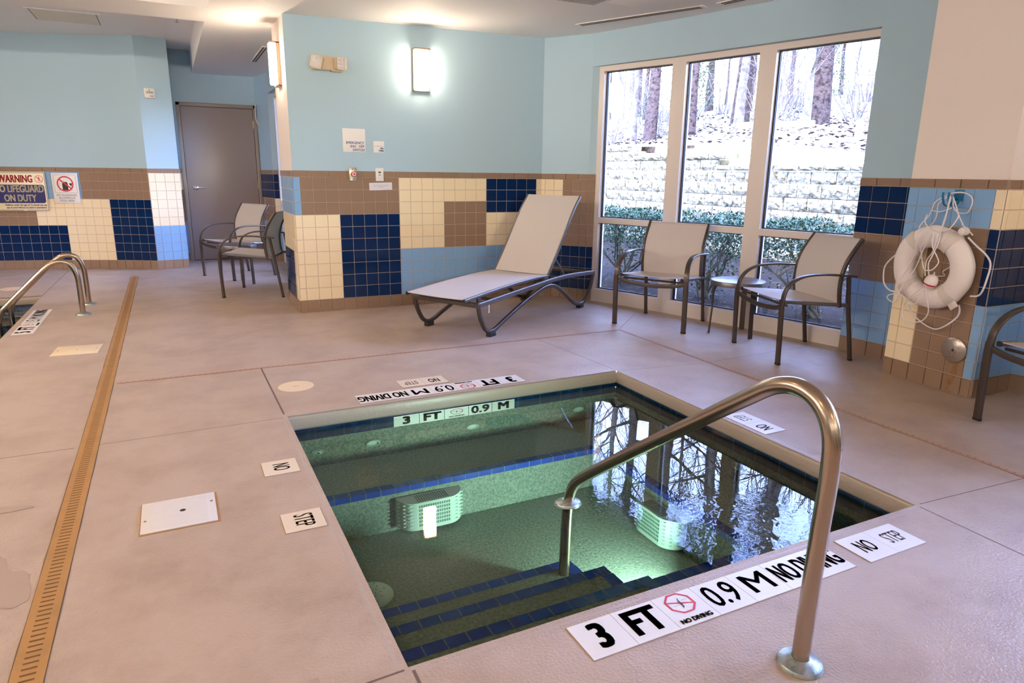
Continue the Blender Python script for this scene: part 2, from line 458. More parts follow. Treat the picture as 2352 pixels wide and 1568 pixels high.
while s0 < _cum[-1] - 0.12:
    s1 = 0.090 + k * 0.111
    A, B = on_curve(s1), on_curve(s0); M = wmtx(A, B, 0, 0); L = wall_frame(A, B)[3]
    mb.add([M @ V(p) for p in ((-0.002, 0, 0.0025), (L + 0.002, 0, 0.0025), (L + 0.002, TRIM_Z - 0.002, 0.0025), (-0.002, TRIM_Z - 0.002, 0.0025))], [(0, 1, 2, 3)], 'grout')
    for r in range(1, 11): tile_face(mb, M, 0, L, 1.221 - r * 0.111, 1.332 - r * 0.111, LET[col_left(k, r)])
    tile_face(mb, M, 0, L, 0, 0.111, 'tile_brown', 0.010); s0 = s1; k += 1
s0 = 0.0; k = 0
while s0 < _cum[-1] - 0.16:
    s1 = 0.062 + k * 0.1525; A, B = on_curve(s1), on_curve(s0); M = wmtx(A, B, 0, 0); tile_face(mb, M, 0, wall_frame(A, B)[3], 1.221, TRIM_Z, 'tile_brown', 0.012); s0 = s1; k += 1
tile_wall(mb, LW[4], LW[5], 0.078, lambda c, r: 'C' if r <= 6 else 'L', 0.111, 0.14)
tile_wall(mb, (0.128, 9.945), (0.128, 10.68), 0.1, lambda c, r: 'C' if r <= 2 else ('B' if r <= 6 else 'L'))
struct(mb.build('tile_wainscot', w))

# far wall with the door
mb = MB(); slab(mb, (0.128, 10.68), (1.205, 10.68), 0, 3.0, 0.15, 'paint_blue'); w = struct(mb.build('wall_door'))
mb = MB(); tile_wall(mb, (0.128, 10.68), (0.17, 10.68), 0.03, lambda c, r: 'C' if r <= 2 else ('B' if r <= 6 else 'L')); struct(mb.build('tile_wainscot', w))

# alcove side wall with its window
mb = MB()
slab(mb, (1.205, 10.68), (1.308, 10.13), 0, 2.75, 0.12, 'paint_blue')
mb.prism([(1.308, 10.13), (1.45, 10.10), (1.45, 10.75), (1.20, 10.75)], 0, 2.75, 'paint_blue')
mb.prism([(1.308, 10.13), (1.308, 8.02), (1.45, 8.02), (1.45, 10.13)][::-1], HEAD, 2.75, 'paint_blue')
mb.prism([(1.308, 8.02), (1.308, 6.98), (1.45, 6.98), (1.45, 8.02)][::-1], 0, 2.75, 'paint_blue')
w = struct(mb.build('wall_alcove'))
mb = MB()
fa = lambda c, r: 'N' if r <= 3 else ('B' if r <= 6 else 'L')
fb = lambda c, r: 'N' if r <= 3 else ('C' if r <= 6 else 'L')
tile_wall(mb, (1.205, 10.68), (1.308, 10.13), 0.08, fa)
tile_wall(mb, (1.308, 10.128), (1.375, 10.114), 0.09, fb)
struct(mb.build('tile_wainscot', w))

# curved wall with the three tall windows
mb = MB()
slab(mb, PIER_C, G[0], 0, 2.75, 0.16, 'paint_blue')
for i in range(3):
    slab(mb, G[i], G[i + 1], HEAD, 2.75, 0.16, 'paint_blue')
slab(mb, RS[0], (4.495, 2.60), 0, 2.75, 0.16, 'paint_blue')
def jamb(g, f, dirn, back):
    n1 = wall_frame(F[0], F[1])[2] if g == G[0] else wall_frame(F[2], F[3])[2]
    q = [V((*g, 0)), V((*f, 0)), V((*f, 0)) - n1 * 0.14, V((*back, 0))]
    mb.prism([(p.x, p.y) for p in q], 0, 2.5, 'paint_blue')
jamb(G[0], F[0], 1, (3.60, 6.42)); jamb(G[3], F[3], -1, (4.70, 3.0))
w = struct(mb.build('wall_window', smooth=False))
mb = MB()
tile_wall(mb, PIER_C, G[0], 0.046, lambda c, r: ('C' if c <= 2 else 'B') if r <= 6 else 'N', 0.100, 0.14)
tile_wall(mb, RS[0], RS[1], 0.100, lambda c, r: 'N' if r <= 3 else ('B' if r <= 6 else 'L'), 0.128, 0.13)
# tiled window jamb
jm = lambda c, r: 'B' if r <= 6 else 'N'
tile_wall(mb, G[0], F[0], 0.2, jm)
struct(mb.build('tile_wainscot', w))

# square pillar that carries the ring buoy
mb = MB(); mb.prism([PL, PR, PB, (4.60, 2.797)][::-1], 0, 2.75, 'paint_cream'); w = struct(mb.build('wall_pillar', smooth=False))
mb = MB()
def f_pil(c, r):
    if c == 5: return 'C' if r <= 2 else ('N' if r <= 6 else 'L')
    if c <= 1: return 'L' if r <= 3 else 'C'
    return 'L' if r <= 2 else 'B'
tile_wall(mb, PL, PR, 0.070, f_pil, 0.1165, 0.17)
Mr = wmtx(PL, PR, 0, 0); _q = random.Random(2)
for z0, z1, n_, a0, a1 in ((0.115, 0.205, 0.0082, 0.432, 0.503), (0.004, 0.108, 0.0108, 0.440, 0.497)):
    P = []
    for i in range(7): P.append(V((a0 + _q.uniform(0, 0.012), z0 + (z1 - z0) * i / 6, n_)))
    for i in range(7): P.append(V((a1 - _q.uniform(0, 0.012), z1 - (z1 - z0) * i / 6, n_)))
    mb.add([Mr @ p for p in P], [tuple(range(14))][:0] + [(i, 13 - i, 12 - i, i + 1) for i in range(6)], 'rust_tile')
tile_wall(mb, PR, PB, 0.03, lambda c, r: 'C' if r <= 2 else ('N' if r <= 6 else 'L'))
struct(mb.build('tile_wainscot', w))

# wall beyond the pillar, with a fourth window out of frame
BW = [(4.560, 2.199), (4.66, 1.55), (4.66, -0.55), (4.66, -3.2)]
mb = MB()
slab(mb, BW[0], BW[1], 0, 2.75, 0.16, 'paint_blue'); slab(mb, BW[1], BW[2], HEAD, 2.75, 0.16, 'paint_blue'); slab(mb, BW[2], BW[3], 0, 2.75, 0.16, 'paint_blue')
w = struct(mb.build('wall_right', smooth=False))
mb = MB(); tile_wall(mb, BW[0], BW[1], 0.1, lambda c, r: 'C' if r <= 6 else 'L')
tile_wall(mb, BW[2], BW[3], 0.1, lambda c, r: 'C' if r <= 6 else 'L'); struct(mb.build('tile_wainscot', w))
# walls behind the camera and on the far side of the swimming pool
mb = MB(); slab(mb, (4.66, -3.2), (-4.6, -3.2), 0, 3.0, 0.2, 'paint_blue'); w = struct(mb.build('wall_front'))
mb = MB(); tile_wall(mb, (4.66, -3.2), (-4.6, -3.2), 0.1, lambda c, r: 'CBNL'[(c // 6 + r // 4) % 4]); struct(mb.build('tile_wainscot', w))
mb = MB(); slab(mb, (-4.6, -3.2), (-4.6, 10.75), 0, 3.0, 0.2, 'paint_blue'); w = struct(mb.build('wall_side'))
mb = MB(); tile_wall(mb, (-4.6, -3.2), (-4.6, 10.75), 0.1, lambda c, r: 'CBNL'[(c // 7 + r // 4) % 4]); struct(mb.build('tile_wainscot', w))

# ceiling: low part, beam, raised bays
mb = MB(); HC = 2.83
def cq(x0, y0, x1, y1, z=None):
    if z is None:
        mb.add([(x0, y0, ceil_z(x0)), (x0, y1, ceil_z(x0)), (x1, y1, ceil_z(x1)), (x1, y0, ceil_z(x1))], [(0, 1, 2, 3)], 'paint_white')
    else: mb.add([(x0, y0, z), (x0, y1, z), (x1, y1, z), (x1, y0, z)], [(0, 1, 2, 3)], 'paint_white')
XE = 0.412; cz = ceil_z(XE)
cq(XE, -3.3, 4.75, 6.5); cq(XE, 6.5, 1.5, 10.8)
cq(-4.7, 6.39, XE, 6.97, cz)
cq(-4.7, 6.97, XE, 11.0, HC); cq(-4.7, -3.3, XE, 6.39, HC)
mb.quad((XE, 6.97, cz), (XE, 11, cz), (XE, 11, HC), (XE, 6.97, HC), 'paint_white')
mb.quad((XE, -3.3, cz), (XE, 6.39, cz), (XE, 6.39, HC), (XE, -3.3, HC), 'paint_white')
mb.quad((-4.7, 6.97, cz), (XE, 6.97, cz), (XE, 6.97, HC), (-4.7, 6.97, HC), 'paint_white')
mb.quad((-4.7, 6.39, cz), (XE, 6.39, cz), (XE, 6.39, HC), (-4.7, 6.39, HC), 'paint_white')
w = struct(mb.build('ceiling', smooth=False))
mb = MB()
mb.box((-4.9, -3.5, 2.95), (4.95, 6.6, 3.10), 'roofing'); mb.box((-4.9, 6.6, 2.95), (1.65, 11.2, 3.10), 'roofing')
struct(mb.build('roof', w, smooth=False))

# floor: deck slabs with openings for the spa and the swimming pool
SX0, SX1, SY0, SY1 = 0.443, 2.565, 1.477, 3.555
PX1, PY0, PY1, PX0 = -1.272, 2.0, 8.197, -4.0
mb = MB()
xs = [-4.7, PX0, PX1, SX0, 1.44, SX1]; ys = [-3.3, SY0, PY0, SY1, 6.45, PY1, 11.0]
for i in range(5):
    for j in range(6):
        cx = (xs[i] + xs[i + 1]) / 2; cy = (ys[j] + ys[j + 1]) / 2
        if SX0 < cx < SX1 and SY0 < cy < SY1: continue
        if PX0 < cx < PX1 and PY0 < cy < PY1: continue
        if cx > 1.44 and cy > 6.45: continue
        mb.quad((xs[i], ys[j], 0), (xs[i + 1], ys[j], 0), (xs[i + 1], ys[j + 1], 0), (xs[i], ys[j + 1], 0), 'deck')
rp = [(SX1, -3.3), (4.74, -3.3), (4.74, 1.55), (4.63, 2.2), (4.60, 3.30), (4.385, 4.20), (4.17, 5.03), (3.885, 5.85), (3.60, 6.45), (SX1, 6.45), (SX1, SY1), (SX1, PY0), (SX1, SY0)]
mb.add([(a, b, 0) for a, b in rp], [tuple(range(len(rp)))], 'deck')
floor = struct(mb.build('floor', smooth=False))
mb = MB()
def line(p, q, w, m, z=0.0006):
    p = V((p[0], p[1], z)); q = V((q[0], q[1], z)); d = (q - p).normalized(); n = V((-d.y, d.x, 0)) * w / 2
    mb.quad(p - n, q - n, q + n, p + n, m)
line((0.432, 3.60), (0.425, 4.555), 0.010, 'joint')
line((0.42, 3.545), (-0.45, 3.53), 0.004, 'joint'); line((-0.52, 3.53), (-1.26, 3.53), 0.005, 'joint')
line((2.565, 3.60), (2.50, 4.54), 0.004, 'joint'); line((2.585, 3.54), (3.24, 3.46), 0.003, 'joint'); line((3.27, 3.46), (4.32, 3.50), 0.003, 'joint')
line((3.318, 4.585), (3.834, 5.062), 0.004, 'joint'); line((2.59, 1.475), (3.26, 1.43), 0.004, 'joint'); line((2.567, 1.46), (2.50, -0.8), 0.005, 'joint')
line((0.452, 1.46), (0.46, -1), 0.009, 'joint'); line((0.43, 1.47), (-0.40, 1.44), 0.007, 'joint')
line((0.006, 5.154), (0.894, 6.096), 0.004, 'crack'); line((PX1 - 0.005, PY1), (-1.26, 10.111), 0.006, 'joint')
mb.build('deck_joint', floor, smooth=False)

# ------------------------------------------------------------------ doors and windows
dr = bpy.data.objects.new('door_1', None); COL.objects.link(dr); dr.location = (0.69, 10.68, 0); struct(dr)
mb = MB()
for a, b in (((-0.515, 0), (-0.470, 2.16)), ((0.470, 0), (0.515, 2.16))):
    mb.box((a[0], -0.035, a[1]), (b[0], 0.0, b[1]), 'door_frame', 0.004)
mb.box((-0.515, -0.035, 2.115), (0.515, 0.0, 2.16), 'door_frame', 0.004)
mb.box((-0.478, -0.006, 0), (0.478, -0.001, 2.12), 'ink_black')
struct(mb.build('door_frame', dr))
mb = MB(); mb.box((-0.464, -0.018, 0.012), (0.464, -0.007, 2.108), 'door_paint', 0.002); leaf = struct(mb.build('door_leaf', dr))
hd = MB()
hd.lathe([(0, 0.0), (0.037, 0.0), (0.037, 0.008), (0.03, 0.014), (0.016, 0.018), (0.013, 0.045), (0, 0.046)], 'chrome', 28, Matrix.Translation((-0.362, -0.018, 1.02)) @ Matrix.Rotation(radians(90), 4, 'X'))
hd.sweep(smooth_path([(-0.372, -0.058, 1.02), (-0.33, -0.062, 1.021), (-0.28, -0.060, 1.022), (-0.245, -0.050, 1.020)], 4), rrect(0.018, 0.012, 0.005), 'chrome', wax=(0, 0, 1))
hd.build('door_handle', leaf)
for z in (1.90, 1.06, 0.25):
    hm = MB(); hm.tube([(0.467, -0.022, z - 0.05), (0.467, -0.022, z + 0.05)], 0.008, 'brass', 10); hm.box((0.455, -0.020, z - 0.045), (0.480, -0.016, z + 0.045), 'brass')
    hm.build('hinge', leaf)
mb = MB(); mb.box((-0.475, -0.016, 0.97), (-0.466, -0.008, 1.09), 'brass'); mb.build('strike_plate', dr)

def window(idx, A, B, left_frame=0.07, right_frame=0.07, sill=0.13, mid=(0.800, 0.855)):
    """A,B: floor line of the frame face seen from the room, left to right"""
    r = bpy.data.objects.new('window_%d' % idx, None); COL.objects.link(r); struct(r)
    L = wall_frame(A, B)[3]; M = wmtx(A, B, 0, 0)
    mb = MB(); D = 0.10
    def bar(u0, u1, z0, z1, d0=-D, d1=0.0, m='window_white'):
        mb.box((u0, z0, d0), (u1, z1, d1), m, mtx=M)
    bar(0, left_frame, 0, HEAD - 0.002); bar(L - right_frame, L, 0, HEAD - 0.002)
    bar(left_frame, L - right_frame, 0, sill); bar(left_frame, L - right_frame, HEAD - 0.050, HEAD - 0.002)
    bar(left_frame, L - right_frame, mid[0], mid[1])
    struct(mb.build('window_frame', r, smooth=False))
    gk = MB()
    for z0, z1 in ((sill, mid[0]), (mid[1], HEAD - 0.050)):
        u0, u1 = left_frame, L - right_frame
        for k, (dd, w_, m) in enumerate(((-0.046, 0.010, 'gasket'), (-0.066, 0.008, 'gasket'))):
            for a0, a1, b0, b1 in ((u0, u0 + w_, z0, z1), (u1 - w_, u1, z0, z1), (u0, u1, z0, z0 + w_), (u0, u1, z1 - w_, z1)):
                gk.box((a0, b0, dd - 0.006), (a1, b1, dd + 0.002), m, mtx=M)
    gk.build('gasket', r, smooth=False)
    for z0, z1 in ((sill, mid[0]), (mid[1], HEAD - 0.050)):
        g = MB(); g.box((left_frame - 0.005, z0 - 0.005, -0.058), (L - right_frame + 0.005, z1 + 0.005, -0.052), 'window_glass', mtx=M)
        struct(g.build('window_pane', r, smooth=False))
    return r
window(1, F[0], F[1], 0.055, 0.055); window(2, F[1], F[2], 0.085, 0.06); window(3, F[2], F[3], 0.085, 0.015)
window(4, (4.70, 1.55), (4.70, 0.50)); window(5, (4.70, 0.50), (4.70, -0.55))
window(6, (1.372, 10.09), (1.372, 9.05), 0.06, 0.06, 0.13, (0.80, 0.86)); window(7, (1.372, 9.05), (1.372, 8.02), 0.06, 0.06, 0.13, (0.80, 0.86))

# ------------------------------------------------------------------ spa
SYI = SY1 + 0.012; W_Z = -0.100
spa = thing('spa_pool', 'square sunken spa full of clear green water with blue-edged steps', 'spa', (1.504, 2.516, 0))
def child(mb, name, parent, **k): 
    o = mb.build(name, None, **k); o.parent = parent
    o.matrix_parent_inverse = Matrix.Translation(-V(parent.location)) if parent.rotation_euler.z == 0 else parent.matrix_basis.inverted()
    return o
def coping(x0, x1, y0, y1, m, sides):
    mb = MB(); prof = [(-0.002, 0.0003), (0.006, 0.0003)] + [(0.006 + 0.022 * sin(radians(a)), -0.0217 + 0.022 * cos(radians(a))) for a in (15, 30, 45, 60, 75, 90)] + [(0.028, -0.075), (0.020, -0.088), (0.0, -0.090)]
    # profile runs from the deck over the rounded lip; first number is how far it hangs over the water
    def run(p, q, nrm):
        P = V((*p, 0)); Q = V((*q, 0)); n = V((*nrm, 0))
        k = len(prof); vs = [P + n * (a - 0.028) + V((0, 0, b)) for a, b in prof] + [Q + n * (a - 0.028) + V((0, 0, b)) for a, b in prof]
        mb.add(vs, [(i, i + 1, i + 1 + k, i + k) for i in range(k - 1)], m)
    if 'b' in sides: run((x1, y1), (x0, y1), (0, -1))
    if 'f' in sides: run((x0, y0), (x1, y0), (0, 1))
    if 'l' in sides: run((x0, y1), (x0, y0), (1, 0))
    if 'r' in sides: run((x1, y0), (x1, y1), (-1, 0))
    return mb
child(coping(SX0, SX1, SY0, SY1, 'coping', 'bflr'), 'coping', spa, angle=60)
mb = MB(); FZ = -0.56; o_ = 0.014
ax0, ax1, ay0, ay1 = SX0 - o_, SX1 + o_, SY0 - o_, SY1 + o_
mb.quad((ax0, ay0, FZ), (ax1, ay0, FZ), (ax1, ay1, FZ), (ax0, ay1, FZ), 'plaster')
for p, q in (((ax0, ay0), (ax1, ay0)), ((ax1, ay0), (ax1, ay1)), ((ax1, ay1), (ax0, ay1)), ((ax0, ay1), (ax0, ay0))):
    mb.quad((*p, FZ), (*q, FZ), (*q, -0.085), (*p, -0.085), 'plaster')
def ledge(mb, a0, a1, b0, b1, z=-0.0885, w=0.3):
    for c0, d0, c1, d1 in ((a0 - w, b0 - w, a1 + w, b0), (a0 - w, b1, a1 + w, b1 + w), (a0 - w, b0, a0, b1), (a1, b0, a1 + w, b1)): mb.quad((c0, d0, z), (c1, d0, z), (c1, d1, z), (c0, d1, z), 'plaster')
ledge(mb, ax0, ax1, ay0, ay1)
child(mb, 'basin', spa, smooth=False)
# waterline band
mb = MB()
def band(P, Q, z0, z1, m, pitch, nrm, g=0.002):
    P = V((*P, 0)); Q = V((*Q, 0)); L = (Q - P).length; d = (Q - P).normalized(); n = V((*nrm, 0))
    mb.quad(P + n * 0.001 + V((0, 0, z0)), Q + n * 0.001 + V((0, 0, z0)), Q + n * 0.001 + V((0, 0, z1)), P + n * 0.001 + V((0, 0, z1)), 'water_grout')
    u = 0
    while u < L - 0.01:
        u2 = min(u + pitch, L); a = P + d * (u + g / 2) + n * 0.003; b = P + d * (u2 - g / 2) + n * 0.003
        mb.quad(a + V((0, 0, z0 + g / 2)), b + V((0, 0, z0 + g / 2)), b + V((0, 0, z1)), a + V((0, 0, z1)), m); u = u2
for P, Q, n in (((ax0, ay1), (ax1, ay1), (0, -1)), ((ax1, ay1), (ax1, ay0), (-1, 0)), ((ax1, ay0), (ax0, ay0), (0, 1)), ((ax0, ay0), (ax0, ay1), (1, 0))):
    band(P, Q, -0.158, -0.085, 'waterline_tile', 0.156, n)
child(mb, 'waterline_tile', spa, smooth=False)
# bench round the back, the right and part of the front
BZ, BW_ = -0.32, 0.425
bx, by, fy = SX1 - BW_, SY1 - BW_, 1.90
mb = MB()
mb.box((ax0, by, FZ), (ax1, ay1, BZ), 'plaster'); mb.box((bx, ay0, FZ), (ax1, by, BZ), 'plaster'); mb.box((1.5, ay0, FZ), (bx, fy, BZ), 'plaster')
bench = child(mb, 'bench', spa, smooth=False)
def nosing(P, Q, inward, z, parent, pitch=0.0785, w=0.052, drop=0.03):
    """row of little blue tiles on a tread edge; inward points from the edge onto the tread"""
    mb = MB(); P = V((*P, z)); Q = V((*Q, z)); L = (Q - P).length; d = (Q - P).normalized(); n = V((*inward, 0)); u = 0.0; up = V((0, 0, 0.002))
    while u < L - 0.005:
        u2 = min(u + pitch, L); a = P + d * (u + 0.002); b = P + d * (u2 - 0.002)
        mb.quad(a + up - n * 0.002, b + up - n * 0.002, b + n * w + up, a + n * w + up, 'nosing_blue')
        mb.quad(a - n * 0.002 - V((0, 0, drop)), b - n * 0.002 - V((0, 0, drop)), b - n * 0.002 + up, a - n * 0.002 + up, 'nosing_blue'); u = u2
    return child(mb, 'nosing', parent, smooth=False)
def nest(o, p):
    o.parent = p; return o
def nosing_on(P, Q, inward, z, part):
    o = nosing(P, Q, inward, z, spa); o.parent = part; o.matrix_parent_inverse = (part.matrix_parent_inverse.inverted() @ Matrix()).copy() if False else Matrix(); o.matrix_parent_inverse = Matrix()
    return o
nosing_on((ax0, by), (bx, by), (0, 1), BZ, bench); nosing_on((bx, by), (bx, fy), (1, 0), BZ, bench); nosing_on((bx, fy), (1.5, fy), (0, -1), BZ, bench)
for z, y, x in ((-0.44, 2.335, 1.475), (-0.33, 2.075, 1.49), (-0.22, 1.805, 1.505)):
    mb = MB(); mb.box((ax0, ay0, FZ), (x, y, z), 'plaster'); st = child(mb, 'step', spa, smooth=False)
    nosing_on((ax0, y), (x, y), (0, -1), z, st); nosing_on((x, y - 0.054), (x, y - 0.27), (-1, 0), z, st)
mb = MB(); mb.quad((ax0, ay0, W_Z), (ax1, ay0, W_Z), (ax1, ay1, W_Z), (ax0, ay1, W_Z), 'spa_water'); child(mb, 'water', spa, smooth=False)
for x, r in ((0.589, 0.033), (0.901, 0.041), (1.521, 0.041), (2.281, 0.041)):
    mb = MB(); mt = Matrix.Translation((x, ay1, -0.235)) @ Matrix.Rotation(radians(90), 4, 'X') @ Matrix.Diagonal((1, 0.46, 1, 1))
    mb.lathe([(r, 0), (r, 0.008), (r * 0.82, 0.012), (r * 0.72, 0.004), (r * 0.6, 0.001)], 'suction_white', 28, mt)
    mb.lathe([(r * 0.62, 0.001), (0, 0.001)] if r > 0.035 else [(r * 0.75, 0.014), (r * 0.35, 0.022), (r * 0.2, 0.008), (0, 0.008)], 'suction_white', 24, mt)
    child(mb, 'jet_fitting', spa)
mb = MB(); mt = Matrix.Translation((ax1, 2.43, -0.23)) @ Matrix.Rotation(radians(-90), 4, 'Y') @ Matrix.Diagonal((0.46, 1, 1, 1))
mb.lathe([(0.041, 0), (0.041, 0.008), (0.034, 0.012), (0.029, 0.003), (0, 0.001)], 'suction_white', 28, mt); child(mb, 'jet_fitting', spa)

def suction(mtx, W=0.36, H=0.155, D=0.105):
    """flat-fronted cover with rounded ends on a vertical riser; x along the riser, y up, z outwards"""
    mb = MB(); n = 10
    out = [(-W / 2, 0)] + [(-W / 2 + 0.10 - 0.10 * cos(radians(90 * i / n)), D * sin(radians(90 * i / n))) for i in range(1, n + 1)] \
        + [(W / 2 - 0.10 + 0.10 * sin(radians(90 * i / n)), D * cos(radians(90 * i / n))) for i in range(0, n)] + [(W / 2, 0)]
    k = len(out)
    vs = [V((a, -H / 2, b)) for a, b in out] + [V((a, H / 2, b)) for a, b in out]
    mb.add([mtx @ v for v in vs], [(i, i + 1, i + 1 + k, i + k) for i in range(k - 1)] + [tuple(range(k, 2 * k)), tuple(range(k - 1, -1, -1))], 'suction_white')
    for i in range(14):                               # slots on top and a grid of small openings in front
        x = -0.085 + i * 0.0125
        mb.box((x, H / 2 - 0.004, 0.018), (x + 0.006, H / 2 + 0.002, D - 0.012), 'suction_dark', mtx=mtx)
        for j in range(6):
            y = -H / 2 + 0.022 + j * 0.021
            mb.box((x, y, D - 0.004), (x + 0.008, y + 0.013, D + 0.0015), 'suction_dark', mtx=mtx)
    for sx in (-1, 1):
        for j in range(7):
            y = -H / 2 + 0.018 + j * 0.020
            for q in range(3):
                a = radians(25 + 20 * q); cx = sx * (W / 2 - 0.10 + 0.101 * cos(a)); cz = 0.101 * sin(a) * D / 0.10
                mb.box((cx - 0.010, y, cz - 0.004), (cx + 0.010, y + 0.006, cz + 0.003), 'suction_white', mtx=mtx)
    return child(mb, 'suction_cover', spa, smooth=False)
suction(frame_mtx((1.075, by, -0.455), (1, 0, 0), (0, 0, 1)) )
suction(frame_mtx((bx, 2.475, -0.465), (0, -1, 0), (0, 0, 1)), 0.34)
mb = MB(); mt = Matrix.Translation((0.62, 2.62, FZ))
mb.lathe([(0.105, 0), (0.105, 0.006), (0.085, 0.018), (0, 0.024)], 'suction_white', 36, mt)
for i in range(26):
    a = i * 2.4; r = 0.012 + 0.0027 * i
    mb.lathe([(0.004, 0.022), (0, 0.0245)], 'suction_dark', 6, mt @ Matrix.Translation((r * cos(a), r * sin(a), 0.0015 - r * 0.06)))
child(mb, 'floor_drain', spa)
mb = MB(); mt = Matrix.Translation((1.82, fy, -0.44)) @ Matrix.Rotation(radians(-90), 4, 'X')
mb.lathe([(0.075, 0), (0.075, 0.012), (0.062, 0.016), (0.060, 0.010), (0, 0.012)], 'steel', 32, mt)
lampo = child(mb, 'underwater_lamp', spa)
ld = bpy.data.lights.new('underwater_lamp_bulb', 'AREA'); ld.shape = 'DISK'; ld.size = 0.11; ld.energy = 7.5; ld.color = (0.68, 1.0, 0.86); ld.spread = radians(120)
lo = bpy.data.objects.new('underwater_lamp_bulb', ld); COL.objects.link(lo); lo.location = (1.82, fy + 0.02, -0.415); lo.rotation_euler = V((-0.42, 1, 0.03)).to_track_quat('-Z', 'Y').to_euler()

# ------------------------------------------------------------------ swimming pool
pool = thing('swimming_pool', 'larger swimming pool of dark green water beside the two-rail ladder', 'swimming pool', (-2.6, 5.1, 0))
child(coping(PX0, PX1, PY0, PY1, 'coping', 'bflr'), 'coping', pool, angle=60)
mb = MB(); bx0, bx1, by0, by1 = PX0 - o_, PX1 + o_, PY0 - o_, PY1 + o_
mb.quad((bx0, by0, -1.1), (bx1, by0, -1.1), (bx1, by1, -1.1), (bx0, by1, -1.1), 'plaster')
for p, q in (((bx0, by0), (bx1, by0)), ((bx1, by0), (bx1, by1)), ((bx1, by1), (bx0, by1)), ((bx0, by1), (bx0, by0))):
    mb.quad((*p, -1.1), (*q, -1.1), (*q, -0.085), (*p, -0.085), 'plaster')
ledge(mb, bx0, bx1, by0, by1)
child(mb, 'basin', pool, smooth=False)
mb = MB()
for P, Q, n in (((bx0, by1), (bx1, by1), (0, -1)), ((bx1, by1), (bx1, by0), (-1, 0)), ((bx0, by0), (bx0, by1), (1, 0)), ((bx1, by0), (bx0, by0), (0, 1))):
    band(P, Q, -0.24, -0.085, 'waterline_tile', 0.156, n)
child(mb, 'waterline_tile', pool, smooth=False)
mb = MB(); mb.quad((bx0, by0, -0.15), (bx1, by0, -0.15), (bx1, by1, -0.15), (bx0, by1, -0.15), 'pool_water'); child(mb, 'water', pool, smooth=False)
for k in range(3):
    mb = MB(); mb.box((bx0, by1 - 0.35 * (k + 1), -1.1), (bx1, by1 - 0.35 * k, -0.32 - 0.22 * k), 'plaster')
    st = child(mb, 'step', pool, smooth=False)

# ------------------------------------------------------------------ deck fittings
def drain_strip(name, P, Q, w, m, pitch, slot, label, holes=False, z=0.0025):
    mb = MB(); P = V((*P, 0)); Q = V((*Q, 0)); L = (Q - P).length; d = (Q - P).normalized(); n = V((-d.y, d.x, 0))
    M = Matrix(((d.x, n.x, 0, P.x), (d.y, n.y, 0, P.y), (0, 0, 1, 0), (0, 0, 0, 1)))
    rr = random.Random(5)
    k = int(L / 0.12); rag = [(rr.uniform(0, 0.0025), rr.uniform(0, 0.0025)) for _ in range(k + 1)]
    for i in range(k):                                     # ragged dirty joint either side
        a, b = L * i / k, L * (i + 1) / k
        mb.add([M @ V(p) for p in ((a, -w / 2 - rag[i][0] - 0.002, 0.001), (b, -w / 2 - rag[i + 1][0] - 0.002, 0.001), (b, w / 2 + rag[i + 1][1] + 0.002, 0.001), (a, w / 2 + rag[i][1] + 0.002, 0.001))], [(0, 1, 2, 3)], 'joint')
    mb.box((0, -w / 2, -0.004), (L, w / 2, z), m, mtx=M)
    u = pitch / 2
    while u < L - pitch / 2:
        mb.add([M @ V(p) for p in ((u, -slot[1] / 2, z + 0.0004), (u + slot[0], -slot[1] / 2, z + 0.0004), (u + slot[0], slot[1] / 2, z + 0.0004), (u, slot[1] / 2, z + 0.0004))], [(0, 1, 2, 3)], 'slot_dark'); u += pitch
    o = mb.build(name, smooth=False); return tag(o, label, 'drain')
drain_strip('trench_drain', (-0.447, 0.9), (-0.488, 9.29), 0.078, 'drain_tan', 0.0245, (0.007, 0.036), 'wide tan slotted channel drain running between the swimming pool and spa')
drain_strip('strip_drain', (-0.405, 4.575), (3.30, 4.558), 0.024, 'drain_pink', 0.034, (0.008, 0.006), 'narrow brown drain strip crossing the deck behind the spa')
drain_strip('strip_drain', (3.300, 4.56), (3.262, 0.9), 0.024, 'drain_pink', 0.034, (0.008, 0.006), 'narrow drain strip along the deck between spa and window chairs')

lid = thing('skimmer_cover', 'white rectangular access lid in the deck left of the spa', 'floor cover', (-0.088, 2.646, 0))
mb = MB(); mb.box((-0.133, -0.131, 0.0), (0.137, 0.128, 0.0015), 'drain_tan'); mb.box((-0.129, -0.125, 0.0015), (0.129, 0.125, 0.005), 'cover_white', 0.001)
for i in range(22):
    y = -0.105 + i * 0.01; mb.box((-0.098, y, 0.005), (0.098, y + 0.004, 0.0056), 'cover_white')
mb.lathe([(0.035, 0.0052), (0.037, 0.0065), (0.039, 0.0052)], 'cover_white', 28, Matrix.Translation((-0.045, -0.005, 0.0)))
mb.build('lid', lid)
mb = MB(); mb.lathe([(0.0105, 0.0062), (0, 0.0062)], 'slot_black', 16, Matrix.Translation((0.012, 0.008, 0)))
mb.build('finger_hole', lid)
for sx, sy in ((-0.115, -0.03), (0.115, 0.045)):
    mb = MB(); mb.lathe([(0.005, 0.005), (0.004, 0.007), (0, 0.007)], 'brass', 12, Matrix.Translation((sx, sy, 0))); mb.build('screw', lid)
lid = thing('junction_cover', 'cream rectangular screw-down plate in the deck near the pool ladder', 'floor cover', (-0.711, 5.575, 0), radians(-4))
mb = MB(); mb.box((-0.145, -0.135, 0), (0.145, 0.135, 0.004), 'cover_cream', 0.0015); mb.build('plate', lid)
mb = MB(); mb.lathe([(0.008, 0.0045), (0, 0.0045)], 'brass', 14); mb.build('screw', lid)
